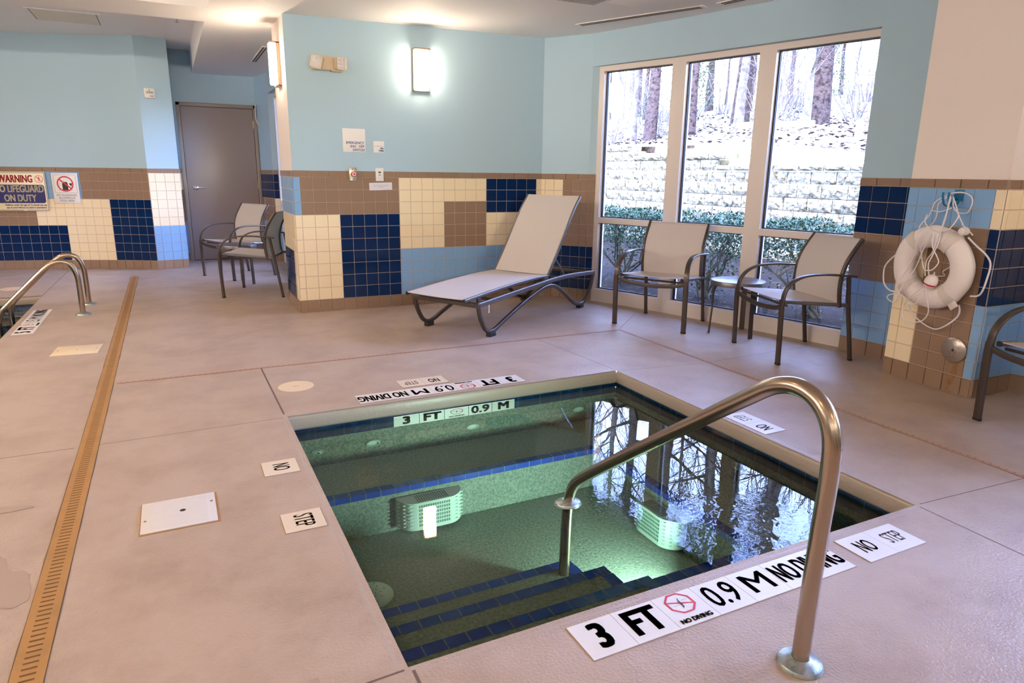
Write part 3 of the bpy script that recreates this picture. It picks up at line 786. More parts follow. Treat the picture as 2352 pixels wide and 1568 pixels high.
for sx in (-0.12, 0.12):
    mb = MB(); mb.lathe([(0.006, 0.0045), (0.005, 0.006), (0, 0.006)], 'brass', 12, Matrix.Translation((sx, 0, 0))); mb.build('screw', lid)
for (x, y, r, l) in ((0.570, 4.07, 0.105, 'round cream skimmer lid in the deck behind the spa'), (-1.62, 8.79, 0.115, 'round cream skimmer lid beyond the far pool edge')):
    c = thing('round_cover', l, 'floor cover', (x, y, 0))
    mb = MB(); mb.lathe([(r, 0), (r, 0.003), (r - 0.008, 0.005), (r - 0.02, 0.003), (0, 0.004)], 'cover_cream', 40); mb.build('lid', c)
    mb = MB(); mb.box((-0.02, -0.004, 0.004), (0.02, 0.004, 0.007), 'cover_cream', 0.001); mb.build('grip', c)

# depth and warning tiles set into the deck
def flat(x, y, rot): return Matrix.Translation((x, y, 0.004)) @ Matrix.Rotation(rot, 4, 'Z')
def no_dive(mb, M, s, z=0.0006, squash=1.0):
    def ring(r0, r1, m, zz, off=0):
        n = 8; v = []
        for r in (r0, r1):
            v += [M @ V((r * cos(pi / 8 + 2 * pi * i / n), r * sin(pi / 8 + 2 * pi * i / n) * squash + off, zz)) for i in range(n)]
        mb.add(v, [(i, (i + 1) % n, (i + 1) % n + n, i + n) for i in range(n)], m)
    oy = s * 0.16 * squash
    ring(s * 0.29, s * 0.335, 'ink_red', z, oy)
    def seg(a, b, w, m, zz):
        a = V((*a, 0)); b = V((*b, 0)); d = (b - a).normalized(); n = V((-d.y, d.x, 0)) * w / 2
        mb.add([M @ V((p.x, p.y * squash + oy, zz)) for p in (a - n, b - n, b + n, a + n)], [(0, 1, 2, 3)], m)
    seg((-s * 0.27, s * 0.10), (s * 0.27, -s * 0.10), s * 0.032, 'ink_red', z)
    body = [(-0.03, -0.17), (0.012, -0.13), (0.03, -0.02), (0.02, 0.06), (0.05, 0.17), (0.005, 0.10), (-0.022, 0.02), (-0.012, -0.08)]
    mb.add([M @ V((x * s, y * s * squash + oy, z + 0.0003)) for x, y in body], [tuple(range(8))], 'ink_black')
    for x0, yy in ((-0.20, -0.06), (0.07, 0.05)):
        for i in range(4): seg((s * (x0 + i * 0.035), s * (yy + (0.012 if i % 2 else 0))), (s * (x0 + i * 0.035 + 0.035), s * (yy + (0 if i % 2 else 0.012))), s * 0.008, 'ink_grey', z)
    mb.text('NO DIVING', s * 0.15, 'ink_black', M @ Matrix.Translation((0, -s * 0.36 * squash, z)), 0.0004, 0.0012 * s / 0.15, 0.98, ys=squash * 1.1)
def deck_tiles(name, label, items, start, step, rot, tile_m='sign_tile', group=None, d=0.147, root_loc=None):
    """items: list of (kind, width in tiles)"""
    r = thing(name, label, 'deck sign', (start[0], start[1], 0), 0, group)
    pos = 0.0; sv = V((*step, 0))
    for it, wd in items:
        cpos = sv * (pos + wd / 2) * 0.1505; M = Matrix.Translation((cpos.x, cpos.y, 0.003)) @ Matrix.Rotation(rot, 4, 'Z')
        mb = MB(); mb.box((-0.075 * wd - 0.001, -0.0755, -0.0026), (0.075 * wd + 0.001, 0.0755, -0.0018), 'crack', mtx=M)
        mb.box((-0.075 * wd + 0.0005, -0.0735, -0.003), (0.075 * wd - 0.0005, 0.0735, 0.0), tile_m, mtx=M)
        t = mb.build('tile', r, smooth=False)
        lb = MB(); Mz = M @ Matrix.Translation((0, 0, 0.0004))
        if it == 'ND': no_dive(lb, Mz, 0.15)
        elif it == 'NO DIVING': lb.text('NO DIVING', 0.090, 'ink_black', Mz, 0.0004, 0.0024, 0.62, ys=1.42)
        elif it == 'FT': lb.text('FT', 0.125, 'ink_black', Mz, 0.0004, 0.0058, 0.86, ys=1.18)
        elif it == 'M': lb.text('M', 0.118, 'ink_black', Mz, 0.0004, 0.0016, 1.22, ys=1.12)
        elif it in ('0.9', '1.5'): lb.text(it, 0.125, 'ink_black', Mz, 0.0004, 0.001, 0.80, ys=1.15)
        elif it in ('3', '5'): lb.text(it, 0.125, 'ink_black', Mz, 0.0004, 0.0055, 0.86, ys=1.15)
        elif it == 'STEP~': lb.text('STEP', 0.066, 'ink_faded', Mz, 0.0004, 0.0004, 0.72, ys=1.5)
        else: lb.text(it, 0.066 if it == 'NO' else 0.060, 'ink_black', Mz, 0.0004, 0.0007 if it == 'NO' else 0.0, 0.70, ys=1.5)
        lb.build('lettering', t, smooth=False); pos += wd
    return r
row = [('3', 1), ('FT', 1), ('ND', 1), ('0.9', 1), ('M', 1), ('NO DIVING', 2)]
deck_tiles('depth_marker', 'white three-foot depth marker tiles along the near edge of the spa', row, (0.902, 1.356), (1, 0), 0)
deck_tiles('no_step_sign', 'white no-step tiles at the near right corner of the spa', [('NO', 1), ('STEP', 1)], (2.022, 1.351), (1, 0), 0)
deck_tiles('depth_marker', 'upside-down white depth marker tiles on the far edge of the spa', row, (1.899, 3.665), (-1, 0), pi)
deck_tiles('no_step_sign', 'pale no-step tiles on the deck behind the far spa edge', [('NO', 1), ('STEP', 1)], (1.450, 3.847), (-1, 0), pi, 'sign_tile_aged')
deck_tiles('no_step_sign', 'white no-step tiles on the deck at the spa edge facing the windows', [('NO', 1), ('STEP', 1)], (2.668, 2.288), (0, 1), pi / 2)
deck_tiles('no_sign', 'cream single tile reading NO on the deck left of the spa', [('NO', 1)], (0.318, 2.985), (0, -1), -pi / 2, 'sign_tile_aged')
deck_tiles('step_sign', 'cream single tile reading STEP in worn brown letters left of the spa', [('STEP~', 1)], (0.328, 2.463), (0, -1), -pi / 2, 'sign_tile_aged')
deck_tiles('depth_marker', 'white five-foot depth marker tiles beside the swimming pool edge', [('5', 1), ('FT', 1), ('ND', 1), ('1.5', 1), ('M', 1), ('NO DIVING', 2)], (-1.152, 6.285), (0, 1), pi / 2)
# depth row at the waterline
r = thing('waterline_depth_sign', 'row of depth tiles set in the blue waterline band of the spa', 'depth sign', (1.025, ay1 - 0.004, -0.128))
for i, it in enumerate(('3', 'FT', 'ND', '0.9', 'M')):
    M = frame_mtx((0.078 + i * 0.1565, -0.001, 0), (1, 0, 0), (0, 0, 1))
    mb = MB(); mb.box((-0.0765, -0.030, -0.003), (0.0765, 0.031, 0.0), 'sign_tile', mtx=M); t = mb.build('tile', r, smooth=False)
    lb = MB(); Mz = M @ Matrix.Translation((0, 0, 0.0006))
    if it == 'ND': no_dive(lb, Mz, 0.13, squash=0.42)
    else: lb.text(it, 0.105, 'ink_black', Mz, 0.0004, 0.0045 if it != '0.9' else 0.003, 1.0 if it != '0.9' else 0.95, ys=0.58)
    lb.build('lettering', t, smooth=False)

# ------------------------------------------------------------------ handrails
def flange(mb, x, y, z, r, m, tilt=None):
    mt = Matrix.Translation((x, y, z))
    if tilt: mt = mt @ Matrix.Rotation(tilt, 4, 'X')
    mb.lathe([(r, 0.0), (r, 0.004), (r * 0.93, 0.012), (r * 0.7, 0.017), (r * 0.45, 0.024), (r * 0.40, 0.026)], m, 40, mt)
rail = thing('spa_handrail', 'large bent stainless steel handrail arching over the near spa edge', 'handrail', (1.397, 1.033, 0))
pts = [(1.397, 1.033, 0.0), (1.397, 1.031, 0.20), (1.397, 1.027, 0.40), (1.397, 1.022, 0.56), (1.397, 1.030, 0.66), (1.397, 1.068, 0.725), (1.397, 1.132, 0.752), (1.397, 1.215, 0.735), (1.397, 1.32, 0.665),
       (1.397, 1.52, 0.521), (1.397, 1.75, 0.355), (1.397, 1.98, 0.186), (1.397, 2.11, 0.088), (1.397, 2.185, 0.020), (1.397, 2.222, -0.045), (1.397, 2.238, -0.12), (1.397, 2.245, -0.25), (1.397, 2.25, -0.441)]
mb = MB(); mb.tube(smooth_path(pts, 6), 0.0235, 'steel', 20); child(mb, 'rail', rail, angle=60)
mb = MB(); flange(mb, 1.397, 1.033, 0.0, 0.060, 'steel_worn'); child(mb, 'deck_flange', rail)
mb = MB(); flange(mb, 1.397, 2.237, -0.098, 0.058, 'steel_worn', radians(-6)); child(mb, 'sliding_flange', rail)
lad = None
for i, y0 in enumerate((6.98, 7.50)):
    l = 'curved steel pool ladder rail nearer the depth marker' if i == 0 else 'curved steel pool ladder rail standing behind the nearer one'
    lad = thing('pool_handrail', l, 'handrail', (-0.80, y0, 0), 0, 'steel ladder rails at the swimming pool')
    q = [(-0.805, 0), (-0.805, 0.25), (-0.812, 0.36), (-0.845, 0.445), (-0.905, 0.478), (-0.975, 0.468), (-1.05, 0.415), (-1.20, 0.268), (-1.345, 0.122), (-1.400, 0.060), (-1.425, -0.02), (-1.430, -0.15), (-1.430, -0.7)]
    mb = MB(); mb.tube(smooth_path([(x, y0, z) for x, z in q], 5), 0.0225, 'steel', 16); child(mb, 'rail', lad, angle=60)
    mb = MB(); flange(mb, -0.805, y0, 0.0, 0.062, 'steel_worn'); child(mb, 'deck_flange', lad)

# ------------------------------------------------------------------ patio chairs
def make_chair():
    t = thing('patio_chair', '', 'chair')
    leg_prof = rrect(0.041, 0.024, 0.007); X = V((1, 0, 0))
    for s in (-1, 1):
        mb = MB(); mb.sweep(smooth_path([(s * 0.315, 0.290, 0.008), (s * 0.315, 0.297, 0.20), (s * 0.314, 0.304, 0.38), (s * 0.313, 0.303, 0.44)], 4), leg_prof, 'bronze', wax=X)
        lg = mb.build('leg', t); c = MB(); c.sweep([(s * 0.315, 0.2897, 0), (s * 0.315, 0.290, 0.014)], rrect(0.043, 0.026, 0.007), 'rubber', wax=X); c.build('foot_cap', lg)
        mb = MB(); mb.sweep(smooth_path([(s * 0.276, -0.296, 0.008), (s * 0.273, -0.265, 0.2), (s * 0.270, -0.232, 0.40), (s * 0.280, -0.200, 0.605)], 4), rrect(0.028, 0.024, 0.006), 'bronze', wax=X)
        lg = mb.build('leg', t); c = MB(); c.sweep([(s * 0.276, -0.297, 0), (s * 0.276, -0.296, 0.014)], rrect(0.030, 0.026, 0.006), 'rubber', wax=X); c.build('foot_cap', lg)
        mb = MB(); mb.sweep(smooth_path([(s * 0.313, 0.303, 0.43), (s * 0.310, 0.292, 0.50), (s * 0.304, 0.258, 0.558), (s * 0.298, 0.200, 0.598), (s * 0.293, 0.12, 0.620), (s * 0.290, 0.0, 0.626), (s * 0.288, -0.12, 0.620), (s * 0.286, -0.245, 0.610)], 5),
                            rrect(0.042, 0.014, 0.005), 'bronze', wax=X); mb.build('armrest', t)
    mb = MB(); mb.sweep(smooth_path([(-0.313, 0.302, 0.412), (-0.2, 0.302, 0.386), (0, 0.302, 0.372), (0.2, 0.302, 0.386), (0.313, 0.302, 0.412)], 5), rrect(0.014, 0.034, 0.005), 'bronze', wax=(0, 1, 0)); mb.build('apron', t)
    # seat
    mb = MB(); n = 10; rows = []
    for j in range(n + 1):
        v = j / n; y = 0.285 - v * 0.455; zc = 0.445 - 0.030 * v
        rows.append([V((-0.272 + 0.544 * i / n, y, zc - 0.012 * sin(pi * i / n) * sin(pi * min(1, v * 0.9 + 0.1)) + 0.006)) for i in range(n + 1)])
    vs = [p for r_ in rows for p in r_]; k = n + 1; nn = len(vs)
    vs += [p - V((0, 0, 0.004)) for p in vs[:nn]]
    fs = []
    for j in range(n):
        for i in range(n):
            a = j * k + i; fs.append((a, a + k, a + k + 1, a + 1)); fs.append((a + nn, a + 1 + nn, a + k + 1 + nn, a + k + nn))
    for i in range(n):
        fs.append((i, i + 1, i + 1 + nn, i + nn)); a = n * k + i; fs.append((a, a + nn, a + 1 + nn, a + 1))
        a = i * k; fs.append((a, a + nn, a + k + nn, a + k)); a = i * k + n; fs.append((a, a + k, a + k + nn, a + nn))
    mb.add(vs, fs, 'sling_fabric')
    seat = mb.build('seat', t, angle=60)
    for s in (-1, 1):
        mb = MB(); mb.sweep([(s * 0.272, 0.290, 0.440), (s * 0.272, -0.05, 0.415), (s * 0.268, -0.235, 0.402)], rrect(0.024, 0.026, 0.008), 'bronze_light', wax=(1, 0, 0)); mb.sweep([(s * 0.272, 0.294, 0.440), (s * 0.272, 0.288, 0.440)], rrect(0.026, 0.028, 0.008), 'rubber', wax=(1, 0, 0))
        mb.build('seat_rail', seat)
    mb = MB(); mb.tube([(-0.27, -0.17, 0.395), (0.27, -0.17, 0.395)], 0.010, 'bronze'); mb.tube([(-0.27, 0.24, 0.410), (0.27, 0.24, 0.410)], 0.009, 'bronze'); mb.build('cross_bar', seat)
    # back
    prof = smooth_path([(0, -0.158, 0.392), (0, -0.146, 0.46), (0, -0.140, 0.54), (0, -0.146, 0.62), (0, -0.168, 0.70), (0, -0.210, 0.78), (0, -0.268, 0.866)], 4)
    mb = MB(); k = 9; vs = []
    for p in prof:
        for i in range(k):
            x = -0.262 + 0.524 * i / (k - 1); vs.append(V((x, p.y - 0.010 * sin(pi * i / (k - 1)), p.z)))
    nn = len(vs); vs += [p + V((0, -0.004, 0)) for p in vs[:nn]]; m_ = len(prof); fs = []
    for j in range(m_ - 1):
        for i in range(k - 1):
            a = j * k + i; fs.append((a, a + 1, a + k + 1, a + k)); fs.append((a + nn, a + k + nn, a + k + 1 + nn, a + 1 + nn))
    for i in range(k - 1):
        fs.append((i, i + nn, i + 1 + nn, i + 1)); a = (m_ - 1) * k + i; fs.append((a, a + 1, a + 1 + nn, a + nn))
    mb.add(vs, fs, 'sling_fabric'); back = mb.build('backrest', t, angle=60)
    for s in (-1, 1):
        mb = MB(); mb.sweep([V((s * 0.272, p.y - 0.006, p.z)) for p in prof], rrect(0.024, 0.026, 0.007), 'bronze', wax=(1, 0, 0)); mb.build('back_frame', back, angle=60)
    return t
def face(fx, fy): return math.atan2(-fx, fy)
proto = make_chair()
GC = 'sling patio chairs around the room'
spots = [((3.806, 4.644, 0), (-0.875, -0.485), 'beige sling patio chair facing the spa, between the lounger and the little window table'),
         ((4.057, 3.434, 0), (-0.957, 0.29), 'beige sling patio chair with its back to the last window, next to the ring buoy'),
         ((4.058, 1.599, 0), (-0.98, 0.17), 'sling patio chair past the tiled pillar, cut off by the picture edge'),
         ((0.778, 7.564, 0), (-0.92, 0.39), 'nearer alcove chair, partly hidden behind the tiled wall end'),
         ((0.686, 8.917, 0), (-0.88, -0.47), 'farther alcove chair standing close to the grey-brown door')]
for i, (loc, fc, lb) in enumerate(spots):
    if i == 0:
        proto.location = loc; proto.rotation_euler = (0, 0, face(*fc)); proto['label'] = lb; proto['group'] = GC
    else: dup(proto, loc, face(*fc), lb, GC)

def make_table():
    t = thing('side_table', '', 'side table')
    mb = MB(); mb.lathe([(0, 0.452), (0.205, 0.452), (0.213, 0.450), (0.216, 0.443), (0.216, 0.412), (0.206, 0.412), (0.206, 0.440), (0, 0.440)], 'bronze_light', 48)
    rr = random.Random(2)
    for q in range(70):
        a = rr.uniform(0, 2 * pi); r = 0.15 * math.sqrt(rr.random()); mb.lathe([(0.0035, 0.4526), (0, 0.4526)], 'slot_black', 6, Matrix.Translation((r * cos(a), r * sin(a), 0)))
    mb.build('tabletop', t)
    for q in range(3):
        a = radians(90 + 120 * q); mb = MB(); tdir = V((-sin(a), cos(a), 0))
        mb.sweep([V((0.185 * cos(a), 0.185 * sin(a), 0.43)), V((0.19 * cos(a), 0.19 * sin(a), 0.2)), V((0.20 * cos(a), 0.20 * sin(a), 0.0))], rrect(0.042, 0.010, 0.003), 'bronze', wax=tdir)
        mb.build('leg', t)
    return t
tb = make_table(); tb.location = (4.097, 4.062, 0); tb.rotation_euler = (0, 0, radians(146 - 90)); tb['label'] = 'round bronze metal side table between the two chairs at the window'
dup(tb, (0.620, 8.316, 0), radians(194.5 - 90), 'round bronze metal side table between the two alcove chairs')

# ------------------------------------------------------------------ chaise lounge
lz = thing('chaise_lounge', 'beige sling chaise lounge with raised back and bent bronze frame', 'lounge chair', (2.200, 4.768, 0), math.atan2(0.494, 0.869))
W = 0.678
def lv(u, v, z): return V((u, v, z))
for v in (0.012, W - 0.012):
    mb = MB(); pth = [(-0.164, 0.288), (-0.150, 0.215), (-0.115, 0.135), (-0.065, 0.068), (0.0, 0.040), (0.075, 0.052), (0.18, 0.093), (0.45, 0.190), (0.70, 0.262), (0.83, 0.288), (0.93, 0.293), (1.03, 0.270), (1.15, 0.210), (1.30, 0.118), (1.40, 0.062), (1.50, 0.038), (1.58, 0.052), (1.66, 0.110), (1.72, 0.190), (1.765, 0.300)]
    mb.sweep(smooth_path([lv(u, v, z) for u, z in pth], 4), rrect(0.030, 0.034, 0.010), 'bronze', wax=(0, 1, 0)); lg = mb.build('base_frame', lz, angle=50)
    for u in (0.0, 1.50):
        c = MB(); c.box((u - 0.030, v - 0.022, 0.0), (u + 0.050, v + 0.022, 0.034), 'rubber', 0.003); c.build('foot_pad', lg)
    mb = MB(); mb.sweep(smooth_path([lv(-0.164, v, 0.275), lv(0.3, v, 0.302), lv(0.72, v, 0.325), lv(1.0, v, 0.340), lv(1.3, v, 0.342), lv(1.765, v, 0.320)], 4), rrect(0.026, 0.040, 0.006), 'bronze_light', wax=(0, 1, 0)); mb.build('side_rail', lz, angle=50)
for u, z in ((-0.164, 0.277), (1.765, 0.318)):
    mb = MB(); mb.sweep([lv(u, 0.0, z), lv(u, W, z)], rrect(0.034, 0.040, 0.007), 'bronze', wax=(1, 0, 0)); mb.build('end_bar', lz)
mb = MB(); mb.tube([lv(0.90, 0.02, 0.335), lv(0.90, W - 0.02, 0.335)], 0.014, 'bronze'); mb.tube([lv(0.05, 0.03, 0.29), lv(0.05, W - 0.03, 0.29)], 0.012, 'bronze'); mb.build('cross_bar', lz)
def sling(prof, name, parent, v0, v1, sag, thick=0.005):
    mb = MB(); k = 11; P = smooth_path(prof, 4); vs = []; nrm = []
    for j, p in enumerate(P):
        t = (P[min(j + 1, len(P) - 1)] - P[max(j - 1, 0)]).normalized(); n = V((-t.z, 0, t.x)); nrm.append(n)
        for i in range(k): vs.append(V((p.x, v0 + (v1 - v0) * i / (k - 1), p.z)) - n * sag * sin(pi * i / (k - 1)))
    nn = len(vs); vs += [vs[j * k + i] - nrm[j] * thick for j in range(len(P)) for i in range(k)]; fs = []; m_ = len(P)
    for j in range(m_ - 1):
        for i in range(k - 1):
            a = j * k + i; fs.append((a, a + k, a + k + 1, a + 1)); fs.append((a + nn, a + 1 + nn, a + k + 1 + nn, a + k + nn))
    for i in range(k - 1):
        fs.append((i, i + 1, i + 1 + nn, i + nn)); a = (m_ - 1) * k + i; fs.append((a, a + nn, a + 1 + nn, a + 1))
    mb.add(vs, fs, 'sling_fabric'); return mb.build(name, parent, angle=60)
sp = [(-0.295, 0, 0.338), (-0.1, 0, 0.352), (0.2, 0, 0.372), (0.5, 0, 0.386), (0.75, 0, 0.390), (0.925, 0, 0.386)]
st = sling(sp, 'seat', lz, 0.055, W - 0.055, 0.006)
bp_ = [(0.930, 0, 0.388), (1.06, 0, 0.545), (1.18, 0, 0.700), (1.28, 0, 0.835), (1.38, 0, 0.960), (1.495, 0, 1.076)]
bk = sling(bp_, 'backrest', lz, 0.055, W - 0.055, 0.006)
for v in (0.046, W - 0.046):
    mb = MB(); mb.sweep(smooth_path([lv(a, v, c - 0.012) for a, _, c in sp], 4), rrect(0.020, 0.026, 0.006), 'bronze_light', wax=(0, 1, 0))
    mb.sweep([lv(-0.298, v, 0.325), lv(-0.292, v, 0.3255)], rrect(0.022, 0.028, 0.006), 'rubber', wax=(0, 1, 0)); mb.build('seat_frame', st, angle=50)
    mb = MB(); mb.sweep(smooth_path([lv(a + 0.008, v, c - 0.007) for a, _, c in bp_], 4), rrect(0.020, 0.028, 0.006), 'bronze_light', wax=(0, 1, 0)); mb.build('back_frame', bk, angle=50)
    mb = MB(); mb.sweep([lv(1.085, v + (0.02 if v < 0.3 else -0.02), 0.525), lv(1.275, v + (0.02 if v < 0.3 else -0.02), 0.345)], rrect(0.010, 0.016, 0.003), 'bronze_light', wax=(0, 1, 0)); mb.build('strut', bk)
    mb = MB(); mb.box((-0.13, v - 0.008, 0.288), (-0.09, v + 0.008, 0.345), 'bronze'); mb.box((0.86, v - 0.012, 0.33), (0.93, v + 0.012, 0.375), 'bronze'); mb.build('bracket', st)
mb = MB(); mb.box((-0.10, 0.03, 0.19), (-0.085, 0.031, 0.26), 'cover_white', mtx=Matrix.Translation((0.10, 0.0, 0)) ); mb.build('care_tag', lz)

# wet spots left on the coated deck
for (x, y, sx, sy, l) in ((-0.63, 2.36, 0.11, 0.16, 'thin wet puddle on the deck left of the channel drain'), (0.19, 1.45, 0.05, 0.07, 'small wet spot on the deck near the near left spa corner'), (-0.80, 2.95, 0.16, 0.05, 'streak of water on the deck left of the channel drain')):
    rr = random.Random(int(x * 100)); mb = MB(); n = 22; ph = rr.uniform(0, 6)
    pts = [((1 + 0.28 * sin(3 * a + ph) + 0.18 * sin(5 * a + 2 * ph)) * sx * cos(a), (1 + 0.28 * sin(3 * a + ph) + 0.18 * sin(5 * a + 2 * ph)) * sy * sin(a)) for a in [2 * pi * i / n for i in range(n)]]
    mb.add([(a, b, 0.0012) for a, b in pts], [tuple(range(n))], 'wet_film'); o = mb.build('puddle', smooth=False); o.location = (x, y, 0); tag(o, l, 'puddle')

# ------------------------------------------------------------------ wall fittings
def on_wall(A, B, u, z, off=0.0):
    M = wmtx(A, B, u, z, off); return M
def wall_thing(name, label, cat, M, group=None):
    o = bpy.data.objects.new(name, None); COL.objects.link(o); o.empty_display_size = 0.05; o.matrix_world = M; return tag(o, label, cat, group)
def sconce(M, label):
    r = wall_thing('wall_sconce', label, 'wall light', M, 'wall sconces')
    w, h, d = 0.150, 0.360, 0.082
    mb = MB(); mb.box((-w / 2 + 0.005, -h / 2 + 0.005, 0.0), (w / 2 - 0.005, h / 2 - 0.005, 0.014), 'sconce_metal', 0.002)
    mb.box((-w / 2, h / 2 - 0.010, 0), (w / 2, h / 2 + 0.004, d + 0.006), 'sconce_metal', 0.002); mb.box((-w / 2, -h / 2 - 0.004, 0), (w / 2, -h / 2 + 0.010, d * 0.55), 'sconce_metal', 0.002)
    for s in (-1, 1): mb.box((s * (w / 2 - 0.004) - 0.004, -h / 2, 0), (s * (w / 2 - 0.004) + 0.004, h / 2, 0.030), 'sconce_metal')
    mb.build('housing', r)
    mb = MB(); mb.box((-w / 2 + 0.014, -h / 2 + 0.012, 0.016), (w / 2 - 0.014, h / 2 - 0.012, d), 'lens_light', 0.012); mb.build('light_lens', r)
    return r
sconce(on_wall(PIER_A, PIER_C, 1.193, 2.180), 'glowing box sconce on the blue wall above the tile wainscot')
sconce(on_wall((0.975, 6.973), (0.975, 6.305), 0.335, 2.180), 'glowing box sconce on the narrow cream wall end')
sconce(on_wall((-4.6, -3.2), (-4.6, 10.75), 3.2, 2.18), 'sconce on the long side wall near its front end')
sconce(on_wall((-4.6, -3.2), (-4.6, 10.75), 8.2, 2.18), 'sconce on the long side wall midway along the pool')
sconce(on_wall((4.66, -3.2), (-4.6, -3.2), 3.0, 2.18), 'sconce on the front wall nearer the window side')
sconce(on_wall((4.66, -3.2), (-4.6, -3.2), 6.6, 2.18), 'sconce on the front wall nearer the pool side')

M = on_wall(PIER_A, PIER_C, 0.342, 2.178)
r = wall_thing('emergency_light', 'beige two-headed emergency light high on the blue wall', 'emergency light', M)
mb = MB(); mb.box((-0.128, -0.058, 0), (0.128, 0.052, 0.060), 'beige_plastic', 0.006); mb.box((0.03, -0.066, 0.0), (0.128, -0.050, 0.062), 'beige_plastic', 0.003); mb.build('housing', r)
for sx, rz, ry in ((-0.100, -14, -25), (0.112, -2, 18)):
    N = Matrix.Translation((sx, -0.004, 0.095)) @ Matrix.Rotation(radians(ry), 4, 'Y') @ Matrix.Rotation(radians(rz), 4, 'Z')
    mb = MB(); mb.prism(rrect(0.104, 0.104, 0.018, 4), -0.035, 0.004, 'beige_plastic', N); hd = mb.build('lamp_head', r)
    mb = MB()
    for i in range(3):
        for j in range(3):
            x0 = -0.045 + i * 0.030; y0 = -0.045 + j * 0.030
            vs = [V((x0, y0, 0.005)), V((x0 + 0.03, y0, 0.005)), V((x0 + 0.03, y0 + 0.03, 0.005)), V((x0, y0 + 0.03, 0.005)), V((x0 + 0.015, y0 + 0.015, 0.013))]
            mb.add([N @ v for v in vs], [(0, 1, 4), (1, 2, 4), (2, 3, 4), (3, 0, 4)], 'lamp_facet')
    mb.build('reflector', hd, smooth=False)
mb = MB(); mb.box((-0.062, -0.061, 0.035), (-0.054, -0.056, 0.045), 'led_red'); mb.build('indicator', r)

def plate_sign(name, label, cat, A, B, u, z, w, h, m, lines, t=0.006, parts=(), off=0.001):
    r = wall_thing(name, label, cat, on_wall(A, B, u, z, off))
    mb = MB(); mb.box((-w / 2, -h / 2, 0), (w / 2, h / 2, t), m, 0.0012); p = mb.build('panel', r)
    lb = MB()
    for (txt, sz, mm, x, y, al, bold, xs) in lines:
        lb.text(txt, sz, mm, Matrix.Translation((x, y, t + 0.0004)), 0.0004, bold, xs, al)
    for f in parts: f(lb, t)
    if lb.v: lb.build('lettering', p, smooth=False)
    return r
plate_sign('shutoff_sign', 'square white sign reading EMERGENCY SHU OFF SWITCH', 'sign', PIER_A, PIER_C, 0.556, 1.545, 0.204, 0.204, 'sign_white',
           [('EMERGENCY', 0.031, 'ink_blue', 0.088, -0.022, 'RIGHT', 0.0006, 0.92), ('SHU   OFF', 0.031, 'ink_blue', 0.090, -0.053, 'RIGHT', 0.0006, 0.92), ('SWITCH', 0.031, 'ink_blue', 0.092, -0.084, 'RIGHT', 0.0006, 0.92)])
def rule(lb, t):
    lb.box((-0.046, 0.001, t), (0.048, 0.003, t + 0.0006), 'sign_tile_aged')
    for i in range(14): lb.box((-0.040 + i * 0.0052, 0.006, t), (-0.040 + i * 0.0052 + 0.0038, 0.0085, t + 0.0005), 'ink_grey')
plate_sign('timer_sign', 'small white square sign reading SPA TIMER', 'sign', PIER_A, PIER_C, 0.781, 1.494, 0.100, 0.101, 'sign_white',
           [('SPA', 0.0185, 'ink_blue', 0.042, -0.013, 'RIGHT', 0.0009, 0.95), ('TIMER', 0.0185, 'ink_blue', 0.043, -0.034, 'RIGHT', 0.0009, 0.95)], parts=(rule,))
r = wall_thing('shutoff_button', 'steel plate with a round red emergency push button', 'switch', on_wall(PIER_A, PIER_C, 0.530, 1.249, 0.012))
mb = MB(); mb.box((-0.034, -0.057, 0), (0.034, 0.057, 0.006), 'plate_steel', 0.002)
for y in (-0.044, 0.044): mb.lathe([(0.005, 0.006), (0.004, 0.009), (0, 0.009)], 'slot_black', 10, Matrix.Translation((0, y, 0)))
mb.build('wall_plate', r)
mb = MB(); mb.lathe([(0.021, 0.006), (0.021, 0.024), (0.013, 0.026), (0.013, 0.034), (0.023, 0.036), (0.024, 0.048), (0.020, 0.053), (0, 0.054)], 'red_plastic', 28); bt = mb.build('push_button', r)
mb = MB(); mb.lathe([(0.017, 0.0545), (0.017, 0.0552), (0.011, 0.0552), (0.011, 0.0545)], 'sign_white', 28); mb.build('white_ring', bt)
r = wall_thing('spa_timer', 'white rectangular spa timer switch over the taped paper note', 'switch', on_wall(PIER_A, PIER_C, 0.776, 1.248, 0.012))
mb = MB(); mb.box((-0.037, -0.059, 0), (0.037, 0.059, 0.007), 'white_plastic', 0.002); mb.box((-0.017, -0.035, 0.006), (0.017, 0.035, 0.010), 'white_plastic', 0.001); mb.build('wall_plate', r)
mb = MB(); mb.box((-0.011, 0.014, 0.010), (0.011, 0.026, 0.0108), 'slot_black'); mb.build('display', r)
mb = MB(); mb.box((-0.010, -0.008, 0.010), (0.010, 0.000, 0.012), 'ink_grey', 0.001); mb.box((-0.010, -0.030, 0.010), (0.010, -0.012, 0.012), 'white_plastic', 0.001); mb.build('key', r)
def scrib(lb, t):
    rr = random.Random(4)
    for j, (x0, x1) in enumerate(((-0.075, 0.075), (-0.064, 0.066), (-0.026, 0.028))):
        x = x0
        while x < x1:
            w_ = rr.uniform(0.004, 0.011); lb.box((x, 0.011 - j * 0.0105, t), (min(x + w_, x1), 0.0135 - j * 0.0105, t + 0.0002), 'ink_grey'); x += w_ + 0.0025
M = on_wall(PIER_A, PIER_C, 0.785, 1.141, 0.010) @ Matrix.Rotation(radians(1.5), 4, 'Z')
r = wall_thing('paper_note', 'laminated white paper note taped on brown tiles below the timer', 'note', M)
mb = MB(); mb.box((-0.108, -0.034, 0), (0.108, 0.034, 0.0008), 'paper'); p = mb.build('sheet', r); lb = MB(); scrib(lb, 0.0008); lb.build('lettering', p, smooth=False)

